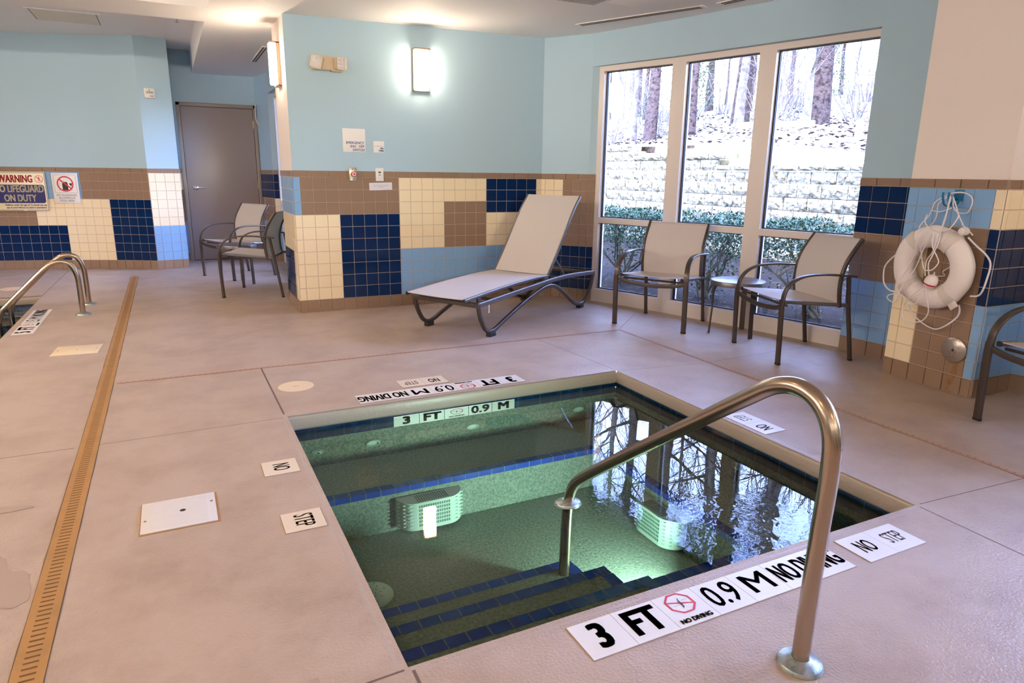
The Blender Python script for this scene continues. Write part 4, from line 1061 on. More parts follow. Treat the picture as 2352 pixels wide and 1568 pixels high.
# signs on the curved wall
A_, B_ = LW[2], LW[3]
def swb(lb, t):
    # navy frame line, navy panel and the small prohibition badge
    for a, b, c, d in ((-0.30, 0.226, 0.30, 0.231), (-0.30, -0.231, 0.02, -0.226), (0.06, -0.231, 0.30, -0.226), (0.295, -0.231, 0.30, 0.231), (-0.30, -0.231, -0.295, 0.231)): lb.box((a, b, t), (c, d, t + 0.0005), 'ink_navy')
    lb.prism(rrect(0.575, 0.225, 0.03, 5), t, t + 0.0004, 'ink_navy', Matrix.Translation((-0.005, -0.030, 0)))
    N = Matrix.Translation((0.236, 0.153, t))
    lb.lathe([(0.046, 0.0006), (0.041, 0.0006)], 'ink_red', 30, N)
    lb.box((-0.042, -0.003, 0.0003), (0.042, 0.003, 0.0008), 'ink_red', mtx=N @ Matrix.Rotation(radians(-45), 4, 'Z'))
    for q in ((-0.006, -0.006, 0.006, 0.018), (-0.005, 0.020, 0.005, 0.030), (-0.018, 0.006, 0.018, 0.011), (-0.008, -0.028, -0.002, -0.004), (0.002, -0.028, 0.008, -0.004)): lb.box((q[0], q[1], 0.0003), (q[2], q[3], 0.0007), 'ink_red', mtx=N)
s = plate_sign('lifeguard_sign', 'large cream, red and navy sign warning that no lifeguard is on duty', 'sign', (-1.985, 10.508), (-1.372, 10.362), 0.310, 0.977, 0.61, 0.478, 'sign_cream',
    [('WARNING', 0.125, 'ink_red', 0.165, 0.150, 'RIGHT', 0.0035, 0.62), ('NO LIFEGUARD', 0.118, 'sign_cream', 0.0, 0.028, 'CENTER', 0.003, 0.66), ('ON DUTY', 0.118, 'sign_cream', 0.0, -0.085, 'CENTER', 0.003, 0.66),
     ('Children under the age of 14 should not use', 0.030, 'ink_navy', 0.284, -0.166, 'RIGHT', 0.0009, 0.86), ('spa or pool without an adult in attendance.', 0.030, 'ink_navy', 0.284, -0.197, 'RIGHT', 0.0009, 0.86)], parts=(swb,), off=0.014)
mb = MB()
for x, y in ((-0.295, 0.228), (0.295, 0.228), (-0.295, -0.228), (0.295, -0.228)): mb.lathe([(0.007, 0.006), (0.005, 0.011), (0, 0.011)], 'brass', 12, Matrix.Translation((x, y, 0)))
mb.build('screw', s)
def glass_pic(lb, t):
    for a, b, c, d in ((-0.125, 0.160, 0.125, 0.163), (-0.125, -0.060, 0.125, -0.057), (-0.128, -0.057, -0.125, 0.160), (0.125, -0.057, 0.128, 0.160)): lb.box((a, b, t), (c, d, t + 0.0003), 'ink_grey')
    N = Matrix.Translation((0.0, 0.052, t))
    lb.prism([(-0.035, -0.078), (0.030, -0.078), (0.030, 0.0), (0.020, 0.024), (-0.022, 0.024), (-0.036, 0.0)], 0, 0.0003, 'ink_black', N)
    lb.prism([(0.042, 0.008), (0.082, 0.008), (0.070, -0.026), (0.060, -0.026)], 0, 0.0003, 'ink_black', N)
    for p in (((-0.075, -0.075), (-0.05, 0.055)), ((-0.05, 0.055), (-0.035, 0.0)), ((-0.01, 0.03), (0.0, 0.085)), ((0.03, 0.03), (0.015, 0.085)), ((-0.09, -0.075), (0.085, -0.075))):
        a = V((*p[0], 0)); b = V((*p[1], 0)); dd = (b - a).normalized(); n = V((-dd.y, dd.x, 0)) * 0.0014
        lb.add([N @ (q + V((0, 0, 0.0003))) for q in (a - n, b - n, b + n, a + n)], [(0, 1, 2, 3)], 'ink_grey')
    lb.lathe([(0.096, 0.0006), (0.096, 0.0009), (0.080, 0.0009), (0.080, 0.0006)], 'ink_red', 44, N)
    lb.box((-0.088, -0.008, 0.0006), (0.088, 0.008, 0.0010), 'ink_red', mtx=N @ Matrix.Rotation(radians(-42), 4, 'Z'))
plate_sign('glassware_sign', 'white sign with red circle forbidding glassware in the pool area', 'sign', A_, B_, 0.550, 1.022, 0.300, 0.368, 'sign_white',
    [('NO GLASSWARE', 0.033, 'ink_grey', 0.0, -0.088, 'CENTER', 0.0003, 0.95), ('ALLOWED IN', 0.033, 'ink_grey', 0.0, -0.122, 'CENTER', 0.0003, 0.95), ('POOL AREA', 0.033, 'ink_grey', 0.0, -0.156, 'CENTER', 0.0003, 0.95)], parts=(glass_pic,), off=0.012)
r = wall_thing('fire_alarm', 'small square white fire alarm strobe on the light blue wall', 'alarm', on_wall(LW[4], LW[5], 0.118, 2.178))
mb = MB(); mb.box((-0.062, -0.060, 0), (0.062, 0.060, 0.035), 'white_plastic', 0.010); p = mb.build('housing', r)
mb = MB(); mb.box((-0.043, -0.006, 0.035), (0.043, 0.022, 0.042), 'lamp_facet', 0.002)
for x in (-0.03, -0.008, 0.014): mb.box((x, 0.0, 0.042), (x + 0.014, 0.014, 0.0425), 'ink_grey')
mb.build('strobe', r)
lb = MB(); lb.text('FIRE', 0.024, 'ink_red', Matrix.Translation((0.022, -0.035, 0.0354)), 0.0003, 0.0004); lb.lathe([(0.008, 0.0356), (0, 0.036)], 'ink_grey', 14, Matrix.Translation((0, 0.033, 0))); lb.build('lettering', p, smooth=False)
r = wall_thing('wall_hook', 'thin pale bent rod hanging on the alcove wall beside the door', 'hook', on_wall((1.205, 10.68), (1.308, 10.13), 0.16, 2.02))
mb = MB(); mb.tube(smooth_path([(0, 0.14, 0.0), (0, 0.14, 0.05), (0.01, 0.0, 0.06), (0.03, -0.10, 0.055), (0.05, -0.13, 0.03)], 5), 0.006, 'white_plastic', 8); mb.build('rod', r)

# ------------------------------------------------------------------ ceiling fittings
def slot_diffuser(name_label, P, Q, w, z):
    r = thing('slot_diffuser', name_label, 'air vent', (0, 0, 0))
    P = V((*P, z(P[0]))); Q = V((*Q, z(Q[0]))); d = (Q - P).normalized(); n = V((-d.y, d.x, 0)); L = (Q - P).length
    M = Matrix(((d.x, n.x, 0, P.x), (d.y, n.y, 0, P.y), (d.z, 0, 1, P.z), (0, 0, 0, 1)))
    mb = MB(); mb.box((-0.02, -w / 2, -0.006), (L + 0.02, w / 2, 0.0), 'paint_white', 0.001, M); mb.build('frame', r)
    for s in (-1, 1):
        mb = MB(); mb.box((0.01, s * w * 0.20 - w * 0.10, -0.008), (L - 0.01, s * w * 0.20 + w * 0.08, -0.0062), 'slot_black', mtx=M); mb.build('slot', r)
    return r
slot_diffuser('long two-slot ceiling diffuser nearest the wall corner', (3.43, 5.58), (3.93, 4.55), 0.09, ceil_z)
slot_diffuser('two-slot ceiling diffuser continuing toward the camera above the windows', (3.99, 4.40), (4.20, 3.50), 0.09, ceil_z)
slot_diffuser('short two-slot ceiling diffuser in the alcove', (1.055, 9.16), (1.050, 8.04), 0.07, ceil_z)
r = thing('return_grille', 'perforated white return grille in the ceiling', 'air vent', (2.85, 4.75, ceil_z(2.85)))
mb = MB(); mb.box((-0.30, -0.14, -0.006), (0.30, 0.14, 0.0), 'paint_white', 0.001); mb.build('frame', r)
mb = MB()
for i in range(27): mb.box((-0.27 + i * 0.02, -0.12, -0.008), (-0.262 + i * 0.02, 0.12, -0.0062), 'ink_grey')
mb.build('louver', r)
r = thing('ceiling_panel', 'flat square access panel in the ceiling beside the return grille', 'access panel', (3.42, 4.60, ceil_z(3.42)))
mb = MB(); mb.box((-0.24, -0.20, -0.004), (0.24, 0.20, 0.0), 'paint_white', 0.001); mb.box((-0.225, -0.185, -0.006), (0.225, 0.185, -0.004), 'paint_white', 0.001); mb.build('panel', r)
r = thing('access_hatch', 'square cream ceiling hatch in the raised ceiling over the curved wall', 'access panel', (-0.815, 9.085, HC))
mb = MB()
for a, b, c, d in ((-0.33, -0.33, 0.33, -0.30), (-0.33, 0.30, 0.33, 0.33), (-0.33, -0.30, -0.30, 0.30), (0.30, -0.30, 0.33, 0.30)): mb.box((a, b, -0.006), (c, d, 0), 'paint_white')
mb.build('frame', r)
mb = MB(); mb.box((-0.30, -0.30, -0.0022), (0.30, 0.30, -0.001), 'slot_black'); mb.box((-0.292, -0.290, -0.005), (0.292, 0.294, -0.0022), 'ceiling_panel'); mb.build('door', r)
r = thing('sprinkler_head', 'small chrome fire sprinkler under the raised ceiling', 'sprinkler', (0.234, 8.491, HC))
mb = MB(); mb.lathe([(0.032, 0), (0.030, -0.006), (0.012, -0.010), (0.010, -0.030), (0.006, -0.034), (0.006, -0.048), (0.018, -0.050), (0.018, -0.053), (0, -0.053)], 'chrome', 24); mb.build('body', r)
for (x, y, z, l) in ((-2.6, 1.2, HC, 'recessed downlight over the near end of the swimming pool'), (-2.6, 4.4, HC, 'recessed downlight over the middle of the swimming pool'), (-0.7, 0.2, HC, 'recessed downlight behind the camera over the deck'),
                     (-0.7, 3.4, HC, 'recessed downlight over the deck left of the spa'), (1.6, -1.6, None, 'recessed downlight in the low ceiling toward the front wall'), (3.6, -1.6, None, 'recessed downlight in the low ceiling near the front window'), (-2.6, 7.9, HC, 'recessed downlight near the curved wall')):
    z = ceil_z(x) if z is None else z
    r = thing('downlight', l, 'ceiling light', (x, y, z), 0, 'recessed downlights')
    mb = MB(); mb.lathe([(0.095, 0.0), (0.094, -0.006), (0.078, -0.008), (0.076, -0.002)], 'paint_white', 32); mb.build('trim_ring', r)
    mb = MB(); mb.lathe([(0.076, -0.003), (0, -0.003)], 'down_light', 32); mb.build('light_lens', r)
    ld = bpy.data.lights.new('downlight_bulb', 'AREA'); ld.shape = 'DISK'; ld.size = 0.15; ld.energy = (3.5 if y > 7 else 0.7) if x < 0 else 0.5; ld.color = (1.0, 0.50, 0.20); ld.spread = radians(150)
    lo = bpy.data.objects.new('downlight_bulb', ld); COL.objects.link(lo); lo.location = (x, y, z - 0.012)

SW, FW_ = ((-4.6, -3.2), (-4.6, 10.75)), ((4.66, -3.2), (-4.6, -3.2))  # out-of-frame light bars, added as fill to brighten the walls
for (w_, u, l) in ((SW, 5.0, 'added fill light bar on the side wall nearest the front end'), (SW, 7.4, 'added fill light bar on the side wall facing the middle of the pool'), (SW, 9.6, 'added fill light bar on the side wall toward the curved wall'),
                   (FW_, 1.4, 'added fill light bar on the front wall close to the window side'), (FW_, 4.8, 'added fill light bar in the middle of the front wall'), (FW_, 8.0, 'added fill light bar on the front wall close to the pool side')):
    M = wmtx(*w_, u, 2.30); r = wall_thing('fill_bar', l, 'wall light', M, 'added fill light bars')
    mb = MB(); mb.box((-0.62, -0.07, 0), (0.62, 0.07, 0.04), 'sconce_metal', 0.003); mb.build('housing', r)
    mb = MB(); mb.box((-0.60, -0.06, 0.04), (0.60, 0.06, 0.085), 'fill_bar_glow', 0.01); mb.build('light_lens', r)
    ld = bpy.data.lights.new('fill_bar_bulb', 'AREA'); ld.shape = 'RECTANGLE'; ld.size = 1.2; ld.size_y = 0.12; ld.energy = 21.0 if w_ is SW else 5.5; ld.color = (1.0, 0.83, 0.68); ld.spread = radians(180 if w_ is SW else 48)
    lo = bpy.data.objects.new('fill_bar_bulb', ld); COL.objects.link(lo); lo.matrix_world = M @ Matrix.Translation((0, 0, 0.095)) @ Matrix.Rotation(pi, 4, 'Y')

# ------------------------------------------------------------------ pillar fittings
PF = wmtx(PL, PR, 0, 0)
r = wall_thing('wall_cap_plate', 'round rusty pitted steel cover plate low on the brown tiles', 'cover plate', wmtx(PL, PR, 0.463, 0.268, 0.010))
mb = MB(); mb.lathe([(0.077, 0), (0.077, 0.006), (0.070, 0.011), (0.0, 0.013)], 'drain_disc', 44)
rr = random.Random(9)
for q in range(46):
    a = rr.uniform(0, 2 * pi); rad = 0.07 * math.sqrt(rr.random()); mb.lathe([(rr.uniform(0.0012, 0.0026), 0.0132), (0, 0.0134)], 'rust_spot', 6, Matrix.Translation((rad * cos(a), rad * sin(a), 0.0)))
mb.build('plate', r)
mb = MB(); mb.lathe([(0.008, 0.014), (0.006, 0.017), (0, 0.017)], 'rust_spot', 12); mb.build('screw', r)

hook = wall_thing('wall_bracket_hook', 'blue two-pronged hanging hook above the ring buoy', 'hook', PF @ Matrix.Translation((0.330, 1.180, 0.012)))
mb = MB(); mb.box((-0.020, -0.03, 0), (0.028, 0.035, 0.006), 'hook_teal', 0.001); mb.build('plate', hook)
for sx in (-0.015, 0.02):
    mb = MB(); mb.sweep(smooth_path([(sx, -0.005, 0.004), (sx, -0.045, 0.03), (sx, -0.060, 0.06), (sx, -0.050, 0.095), (sx, -0.005, 0.115), (sx, 0.020, 0.115)], 5), rrect(0.012, 0.006, 0.002), 'hook_teal', wax=(1, 0, 0)); mb.build('prong', hook)

RB = PF @ Matrix.Translation((0.290, 0.752, 0.082)) @ Matrix.Rotation(radians(4), 4, 'X')
buoy = wall_thing('ring_buoy', 'worn white ring buoy hanging on the tiled pillar', 'life buoy', RB)
mb = MB(); nu, nv = 72, 20; Rm, ra, rb = 0.186, 0.067, 0.052; vs = []
rr = random.Random(11); wob = [rr.uniform(-1, 1) for _ in range(nu)]
for i in range(nu):
    a = 2 * pi * i / nu; wv = 1 + 0.018 * sin(5 * a + 1) + 0.012 * sin(13 * a)
    for j in range(nv):
        b = 2 * pi * j / nv; rad = Rm + ra * wv * cos(b); vs.append((rad * cos(a), rad * sin(a), rb * wv * sin(b)))
mb.add(vs, [(i * nv + j, ((i + 1) % nu) * nv + j, ((i + 1) % nu) * nv + (j + 1) % nv, i * nv + (j + 1) % nv) for i in range(nu) for j in range(nv)], 'vinyl_white')
body = mb.build('float_ring', buoy, angle=70)
for a0 in (-50, 128, 224, 56):
    mb = MB(); aw = 0.13; vs = []; n1, n2 = 5, 24
    for i in range(n1):
        a = radians(a0) + aw * (i / (n1 - 1) - 0.5) * 2
        for j in range(n2):
            b = 2 * pi * j / n2; rad = Rm + (ra + 0.003) * cos(b); vs.append((rad * cos(a), rad * sin(a), (rb + 0.003) * sin(b)))
    mb.add(vs, [(i * n2 + j, (i + 1) * n2 + j, (i + 1) * n2 + (j + 1) % n2, i * n2 + (j + 1) % n2) for i in range(n1 - 1) for j in range(n2)], 'strap_cream')
    if a0 == -50:
        N = Matrix.Rotation(radians(a0), 4, 'Z'); mb.box((0.235, -0.026, 0.02), (0.285, 0.026, 0.026), 'strap_cream', 0.001, N)
    mb.build('strap', buoy, angle=60)
def rope_pts(o_, lst): return [PF @ V((u, z, o_ + 0.010 * sin(i * 1.7))) for i, (u, z) in enumerate(lst)]
ROPES = {'over_top': (0.06, [(0.287, 1.181), (0.336, 1.196), (0.386, 1.199), (0.426, 1.182), (0.453, 1.151), (0.45, 1.115), (0.424, 1.086), (0.381, 1.082), (0.352, 1.104)]), 'a': (0.09, [(0.308, 1.178), (0.256, 1.142), (0.231, 1.091), (0.211, 1.052), (0.184, 1.006), (0.175, 0.98)]), 'b': (0.08, [(0.309, 1.172), (0.27, 1.131), (0.261, 1.068), (0.248, 1.029), (0.239, 1.003)]), 'c': (0.16, [(0.383, 1.178), (0.386, 1.124), (0.374, 1.051), (0.355, 0.976), (0.346, 0.914), (0.337, 0.851), (0.299, 0.802), (0.299, 0.745), (0.315, 0.708)]), 'd': (0.165, [(0.39, 1.175), (0.386, 1.076), (0.363, 0.989), (0.356, 0.915), (0.343, 0.839), (0.327, 0.78), (0.331, 0.711)]), 'e': (0.1, [(0.358, 1.174), (0.392, 1.124), (0.412, 1.065), (0.439, 1.018)]), 'f': (0.09, [(0.355, 1.171), (0.369, 1.123), (0.398, 1.07), (0.376, 1.014)]), 'g': (0.15, [(0.252, 1.068), (0.253, 1.024), (0.287, 0.983), (0.349, 0.97), (0.398, 0.986), (0.429, 1.024), (0.445, 1.073)]), 'h': (0.07, [(0.217, 1.09), (0.278, 1.084), (0.339, 1.109)]), 'i': (0.16, [(0.318, 0.961), (0.331, 0.887), (0.361, 0.828), (0.371, 0.792), (0.349, 0.748), (0.309, 0.743), (0.276, 0.774), (0.26, 0.829), (0.259, 0.874), (0.287, 0.908)]), 'j': (0.16, [(0.27, 0.97), (0.227, 0.902), (0.223, 0.844), (0.179, 0.729), (0.142, 0.644), (0.148, 0.584), (0.164, 0.56)]), 'k': (0.155, [(0.301, 0.96), (0.281, 0.882), (0.24, 0.762), (0.203, 0.692), (0.171, 0.621), (0.153, 0.558), (0.137, 0.521), (0.108, 0.509), (0.082, 0.532), (0.093, 0.554), (0.144, 0.566), (0.199, 0.546), (0.21, 0.521)]), 'l': (0.15, [(0.305, 0.642), (0.241, 0.572), (0.193, 0.511), (0.187, 0.462), (0.209, 0.419), (0.268, 0.411), (0.322, 0.429), (0.354, 0.481), (0.356, 0.54), (0.332, 0.607), (0.309, 0.643)]), 'mm': (0.15, [(0.203, 0.539), (0.249, 0.521), (0.281, 0.54), (0.306, 0.597), (0.305, 0.623)]), 'grabL': (0.06, [(0.048, 0.826), (-0.003, 0.769), (-0.049, 0.715), (-0.057, 0.658), (-0.029, 0.599), (0.023, 0.565), (0.085, 0.563)]), 'grabR': (0.08, [(0.475, 0.948), (0.537, 0.906), (0.593, 0.858), (0.62, 0.808), (0.623, 0.725), (0.612, 0.656), (0.582, 0.624), (0.541, 0.616)]), 'grabB': (0.05, [(0.156, 0.491), (0.186, 0.449), (0.252, 0.4), (0.313, 0.376), (0.367, 0.381), (0.421, 0.416), (0.464, 0.47), (0.476, 0.511), (0.476, 0.55)]), 'tail': (0.03, [(0.4, 0.79), (0.355, 0.75), (0.322, 0.726), (0.333, 0.705), (0.291, 0.693)]), 'strandtop': (0.15, [(0.472, 1.022), (0.513, 1.001), (0.542, 0.968)])}
inv = buoy.matrix_world.inverted()
for k in ('grabL', 'grabR', 'grabB'):
    mb = MB(); mb.tube([inv @ p for p in smooth_path(rope_pts(*ROPES[k]), 6)], 0.0052, 'rope_white', 8); mb.build('grab_line', buoy, angle=60)
mb = MB(); mb.lathe([(0, -0.02), (0.022, -0.012), (0.026, 0.01), (0.02, 0.03), (0, 0.036)], 'vinyl_white', 12, inv @ PF @ Matrix.Translation((0.475, 0.985, 0.12))); mb.build('knot', buoy)
mb = MB()
for k, v_ in ROPES.items():
    if k.startswith('grab'): continue
    mb.tube(smooth_path(rope_pts(*v_), 7), 0.0036 if k != 'tail' else 0.003, 'rope_white', 7)
hk = [[(0.318, 1.150), (0.325, 1.128), (0.335, 1.150)]]
ln = mb.build('throw_line', angle=60); tag(ln, 'tangled white throw line looped over the blue hook', 'rope')
fl = thing('float_ball', 'white and red float ball on the throw line inside the ring', 'float', PF @ V((0.333, 0.672, 0.135)))
mb = MB(); mb.lathe([(0, 0.046), (0.012, 0.045), (0.026, 0.036), (0.034, 0.020), (0.037, 0.002), (0.036, -0.010)], 'vinyl_white', 28, Matrix.Rotation(radians(18), 4, 'X'))
mb.lathe([(0.0365, -0.010), (0.034, -0.020)], 'ink_red', 28, Matrix.Rotation(radians(18), 4, 'X')); mb.lathe([(0.034, -0.020), (0.026, -0.033), (0.010, -0.040), (0, -0.040)], 'vinyl_white', 28, Matrix.Rotation(radians(18), 4, 'X'))
mb.build('ball', fl); mb = MB(); mb.tube([(0, -0.012, 0.036), (0, -0.013, 0.06)], 0.004, 'rope_white', 8); mb.build('rope_end', fl)

# ------------------------------------------------------------------ outdoors
rg = random.Random(21)
def top_z(y): return 1.56 + 0.4064 * min(1.0, max(0.0, (y - 7.0) / 5.2)) 
def hill_z(x, y): return 1.50 + 0.05 * (min(y, 14) - 7) + 0.155 * (x - 8.95) + 0.18 * sin(x * 0.45) * cos(y * 0.33)
WX = 8.8
mb = MB()
gp = [(4.82, -12), (WX + 0.05, -12), (WX + 0.05, 44), (1.46, 44), (1.46, 6.57), (3.62, 6.50), (3.93, 5.86), (4.215, 5.05), (4.43, 4.24), (4.66, 3.3), (4.82, 2.2)]
mb.add([(a, b, -0.06) for a, b in gp], [tuple(range(len(gp)))], 'mulch')
struct(mb.build('ground', smooth=False))
mb = MB(); nx, ny = 40, 60; vs = []
for i in range(nx + 1):
    for j in range(ny + 1):
        x = WX + 0.28 + (62 * (i / nx) ** 1.6); y = -14 + 70 * j / ny; vs.append((x, y, hill_z(x, y) + rg.uniform(-0.02, 0.02)))
mb.add(vs, [(i * (ny + 1) + j, (i + 1) * (ny + 1) + j, (i + 1) * (ny + 1) + j + 1, i * (ny + 1) + j + 1) for i in range(nx) for j in range(ny)], 'leaf_litter')
struct(mb.build('hill', angle=180))
mb = MB()
for q in range(5200):
    x = WX + 0.55 + 9 * rg.random() ** 1.3; y = rg.uniform(3, 22); z = hill_z(x, y) + 0.02
    a = rg.uniform(0, 2 * pi); s = rg.uniform(0.02, 0.07); t1 = V((cos(a), sin(a), rg.uniform(-.4, .4))) * s; t2 = V((-sin(a), cos(a), rg.uniform(-.4, .6))) * s * 0.6; p = V((x, y, z))
    mb.quad(p - t1, p - t2, p + t1, p + t2, 'dry_leaf')
o = mb.build('fallen_leaves', smooth=False); tag(o, 'brown fallen leaves scattered over the sunny slope', 'leaves', kind='stuff')
mb = MB()
for q in range(2200):
    x = rg.uniform(3.9, 7.0); y = rg.uniform(2.2, 7.6); p = V((x, y, -0.05 + rg.uniform(0, 0.015)))
    a = rg.uniform(0, 2 * pi); s = rg.uniform(0.015, 0.05); t1 = V((cos(a), sin(a), rg.uniform(-.2, .2))) * s; t2 = V((-sin(a), cos(a), rg.uniform(-.2, .2))) * s * rg.uniform(0.12, 0.4)
    if x < 4.9 and (y > 5.0 + (4.9 - x)): pass
    mb.quad(p - t1, p - t2, p + t1, p + t2, rg.choice(['bark_brown', 'mulch', 'hedge_stem', 'mulch']))
o = mb.build('mulch_chips', smooth=False); tag(o, 'shredded bark mulch covering the bed outside the windows', 'mulch', kind='stuff')

# retaining wall of split-face blocks, one object per wall with its blocks as surface pattern
rw = MB(); bh, bw = 0.2032, 0.457
def block(mb, x, y, z, w, h, cap=False):
    n, m = 5, 3; vs = []
    for j in range(m + 1):
        for i in range(n + 1):
            e = (i in (0, n)) or (j in (0, m)); dx = 0.022 if e else rg.uniform(0.03, 0.07)
            vs.append(V((x - dx - (0.035 if cap else 0), y + w * i / n + (0.007 if i == 0 else -0.007 if i == n else 0), z + h * j / m + (0.004 if j == 0 else -0.004 if j == m else 0))))
    k = n + 1; mb.add(vs, [(j * k + i, (j + 1) * k + i, (j + 1) * k + i + 1, j * k + i + 1) for j in range(m) for i in range(n)], 'block_stone')
    a, b, c, d = vs[0], vs[n], vs[-1], vs[m * k]; q = V((0.3, 0, 0))
    mb.add([a, b, c, d, a + q, b + q, c + q, d + q], [(3, 2, 6, 7), (0, 3, 7, 4), (1, 5, 6, 2), (0, 4, 5, 1)], 'block_stone')
for r_ in range(-1, 11):
    z = -0.06 + r_ * bh * 0 + (r_ + 1) * bh
    y = -6 + (bw / 2 if r_ % 2 else 0)
    while y < 30:
        if y < 9.3: lim = 7
        elif y < 11.9: lim = 8
        else: lim = 9
        x = WX + 0.012 * (r_ + 1)
        if r_ + 1 < lim: block(rw, x, y, z, bw, bh)
        elif r_ + 1 == lim: block(rw, x, y, z, bw, 0.10, True)
        y += bw
o = rw.build('retaining_wall', smooth=False); tag(o, 'pale split-face block retaining wall below the wooded slope', 'retaining wall')

# clipped hedge shrubs in a row
def make_shrub(seed):
    g = random.Random(seed); t = thing('hedge_shrub', '', 'shrub')
    mb = MB(); tips = []
    for q in range(9):
        a = g.uniform(0, 2 * pi); r0 = g.uniform(0.02, 0.10); p = V((r0 * cos(a), r0 * sin(a), 0)); tgt = V((g.uniform(-0.62, 0.62), g.uniform(-0.28, 0.28), g.uniform(0.5, 0.72)))
        path = [p]
        for k in range(1, 6): path.append(p.lerp(tgt, k / 5) + V((g.uniform(-.03, .03), g.uniform(-.03, .03), 0.06 * sin(pi * k / 5))))
        mb.taper(path, [0.016 - 0.0022 * k for k in range(6)], 'hedge_stem', 6)
        for k in range(2, 6):
            for _ in range(2):
                e = path[k] + V((g.uniform(-.22, .22), g.uniform(-.2, .2), g.uniform(0.0, 0.25))); mb.taper([path[k], (path[k] + e) / 2 + V((0, 0, 0.02)), e], [0.005, 0.004, 0.002], 'hedge_stem', 4); tips.append(e)
    mb.build('stems', t)
    mb = MB()
    def leaf(p, s):
        a = g.uniform(0, 2 * pi); el = g.uniform(-0.2, 1.1); d = V((cos(a) * cos(el), sin(a) * cos(el), sin(el))); sd = d.cross(V((g.uniform(-1, 1), g.uniform(-1, 1), g.uniform(0.2, 1)))).normalized(); n = d.cross(sd)
        b = p + d * s; w = sd * s * 0.24; mid = p + d * s * 0.5
        mb.add([p, mid + w + n * s * 0.07, b, mid - w + n * s * 0.07], [(0, 1, 2), (0, 2, 3)], 'hedge_leaf')
    for q in range(5200):
        x = g.uniform(-0.68, 0.68); y = g.uniform(-0.36, 0.36); z = 0.86 + 0.035 * sin(x * 9) + g.uniform(-0.055, 0.05) if g.random() < 0.36 else g.uniform(0.50, 0.86)
        if z < 0.62 and g.random() < 0.5: continue
        leaf(V((x, y, z)), g.uniform(0.03, 0.05))
    for q in range(750):
        e = g.choice(tips); leaf(e + V((g.uniform(-.12, .12), g.uniform(-.12, .12), g.uniform(-.28, .1))), g.uniform(0.028, 0.045))
    mb.build('foliage', t, smooth=False)
    return t
hs = [(4.85, 8.20, 'clipped evergreen hedge shrub beyond the first window, partly behind its frame'), (5.02, 6.95, 'clipped evergreen hedge shrub seen through the window beside the lounger'), (5.26, 5.72, 'clipped evergreen hedge shrub outside the middle window behind the left chair'),
      (5.52, 4.48, 'clipped evergreen hedge shrub behind the side table window'), (5.74, 3.25, 'clipped evergreen hedge shrub outside the last window nearest the pillar'), (5.9, 2.0, 'clipped evergreen hedge shrub beyond the pillar'), (6.0, 0.7, 'clipped evergreen hedge shrub outside the front window')]
protos = [make_shrub(1), make_shrub(2)]
for i, (x, y, l) in enumerate(hs):
    rz = math.atan2(-1.24, 0.25) + (pi if i % 3 == 0 else 0)
    if i < 2: o = protos[i]; o.location = (x, y, -0.06); o.rotation_euler = (0, 0, rz); o['label'] = l; o['group'] = 'hedge shrubs outside the windows'
    else: o = dup(protos[i % 2], (x, y, -0.06), rz, l, 'hedge shrubs outside the windows')
o = dup(protos[0], (2.6, 9.0, -0.06), radians(85), 'clipped hedge shrub outside the alcove window', 'hedge shrubs outside the windows')

# trees: bare hardwoods and pines, a few prototypes copied over the slope
def tree_mesh(seed, H, r0, bark, branch_from, nb, sway=0.02, depth=3, spread=1.0):
    g = random.Random(seed); tk = MB(); br = MB()
    path = [V((0, 0, -0.3))]; rad = [r0 * 1.35]; n = 14; off = V((0, 0, 0))
    for i in range(1, n + 1):
        off += V((g.uniform(-1, 1), g.uniform(-1, 1), 0)) * sway * H / n * 2; path.append(off + V((0, 0, H * i / n))); rad.append(r0 * (1.0 if i > 1 else 1.12) * (1 - 0.82 * (i / n) ** 1.1))
    tk.taper(path, rad, bark, 12)
    def grow(p, d, L, r, lev):
        k = 5; pts = [p]; q = p.copy(); dd = d.copy()
        for i in range(k):
            dd = (dd + V((g.uniform(-.28, .28), g.uniform(-.28, .28), g.uniform(-.12, .28)))).normalized(); q = q + dd * L / k; pts.append(q.copy())
        br.taper(pts, [r * (1 - 0.75 * i / k) for i in range(k + 1)], bark if lev == 0 else 'twig', 5 if lev == 0 else 3)
        if lev < depth - 1:
            for i in range(1, k + 1):
                for _ in range(2 if lev == 0 else 1 if g.random() < 0.8 else 2):
                    nd = (dd + V((g.uniform(-1, 1), g.uniform(-1, 1), g.uniform(-.35, .8)))).normalized(); grow(pts[i], nd, L * g.uniform(0.35, 0.6), r * 0.42, lev + 1)
    for b in range(nb):
        f = branch_from + (1 - branch_from) * (b + g.random()) / nb; idx = f * n; i0 = min(int(idx), n - 1); p = path[i0].lerp(path[i0 + 1], idx - i0); a = g.uniform(0, 2 * pi); up = g.uniform(0.15, 0.9)
        grow(p, V((cos(a), sin(a), up)).normalized(), H * g.uniform(0.12, 0.24) * spread * (1.2 - 0.6 * f), max(0.012, rad[i0] * 0.38), 0)
    return tk, br
def make_tree(name, cat, *a):
    tk, br = tree_mesh(*a); t = thing(name, '', cat); tr = tk.build('trunk', t, angle=180); br.build('branches', t, smooth=False); return t
P_ = [make_tree('pine_tree', 'tree', 3, 17, 0.23, 'bark_brown', 0.42, 16, 0.012, 3, 0.8), make_tree('pine_tree', 'tree', 4, 16, 0.20, 'bark_brown', 0.30, 18, 0.02, 3, 0.9),
      make_tree('bare_tree', 'tree', 5, 12, 0.11, 'bark_pale', 0.16, 18, 0.03, 3, 1.3), make_tree('bare_tree', 'tree', 6, 10, 0.07, 'bark_pale', 0.10, 18, 0.05, 3, 1.4), make_tree('bare_tree', 'tree', 8, 13, 0.13, 'bark_brown', 0.2, 18, 0.035, 3, 1.2)]
fw = V((0.4474, 0.8943)); rtv = V((0.8943, -0.4474))
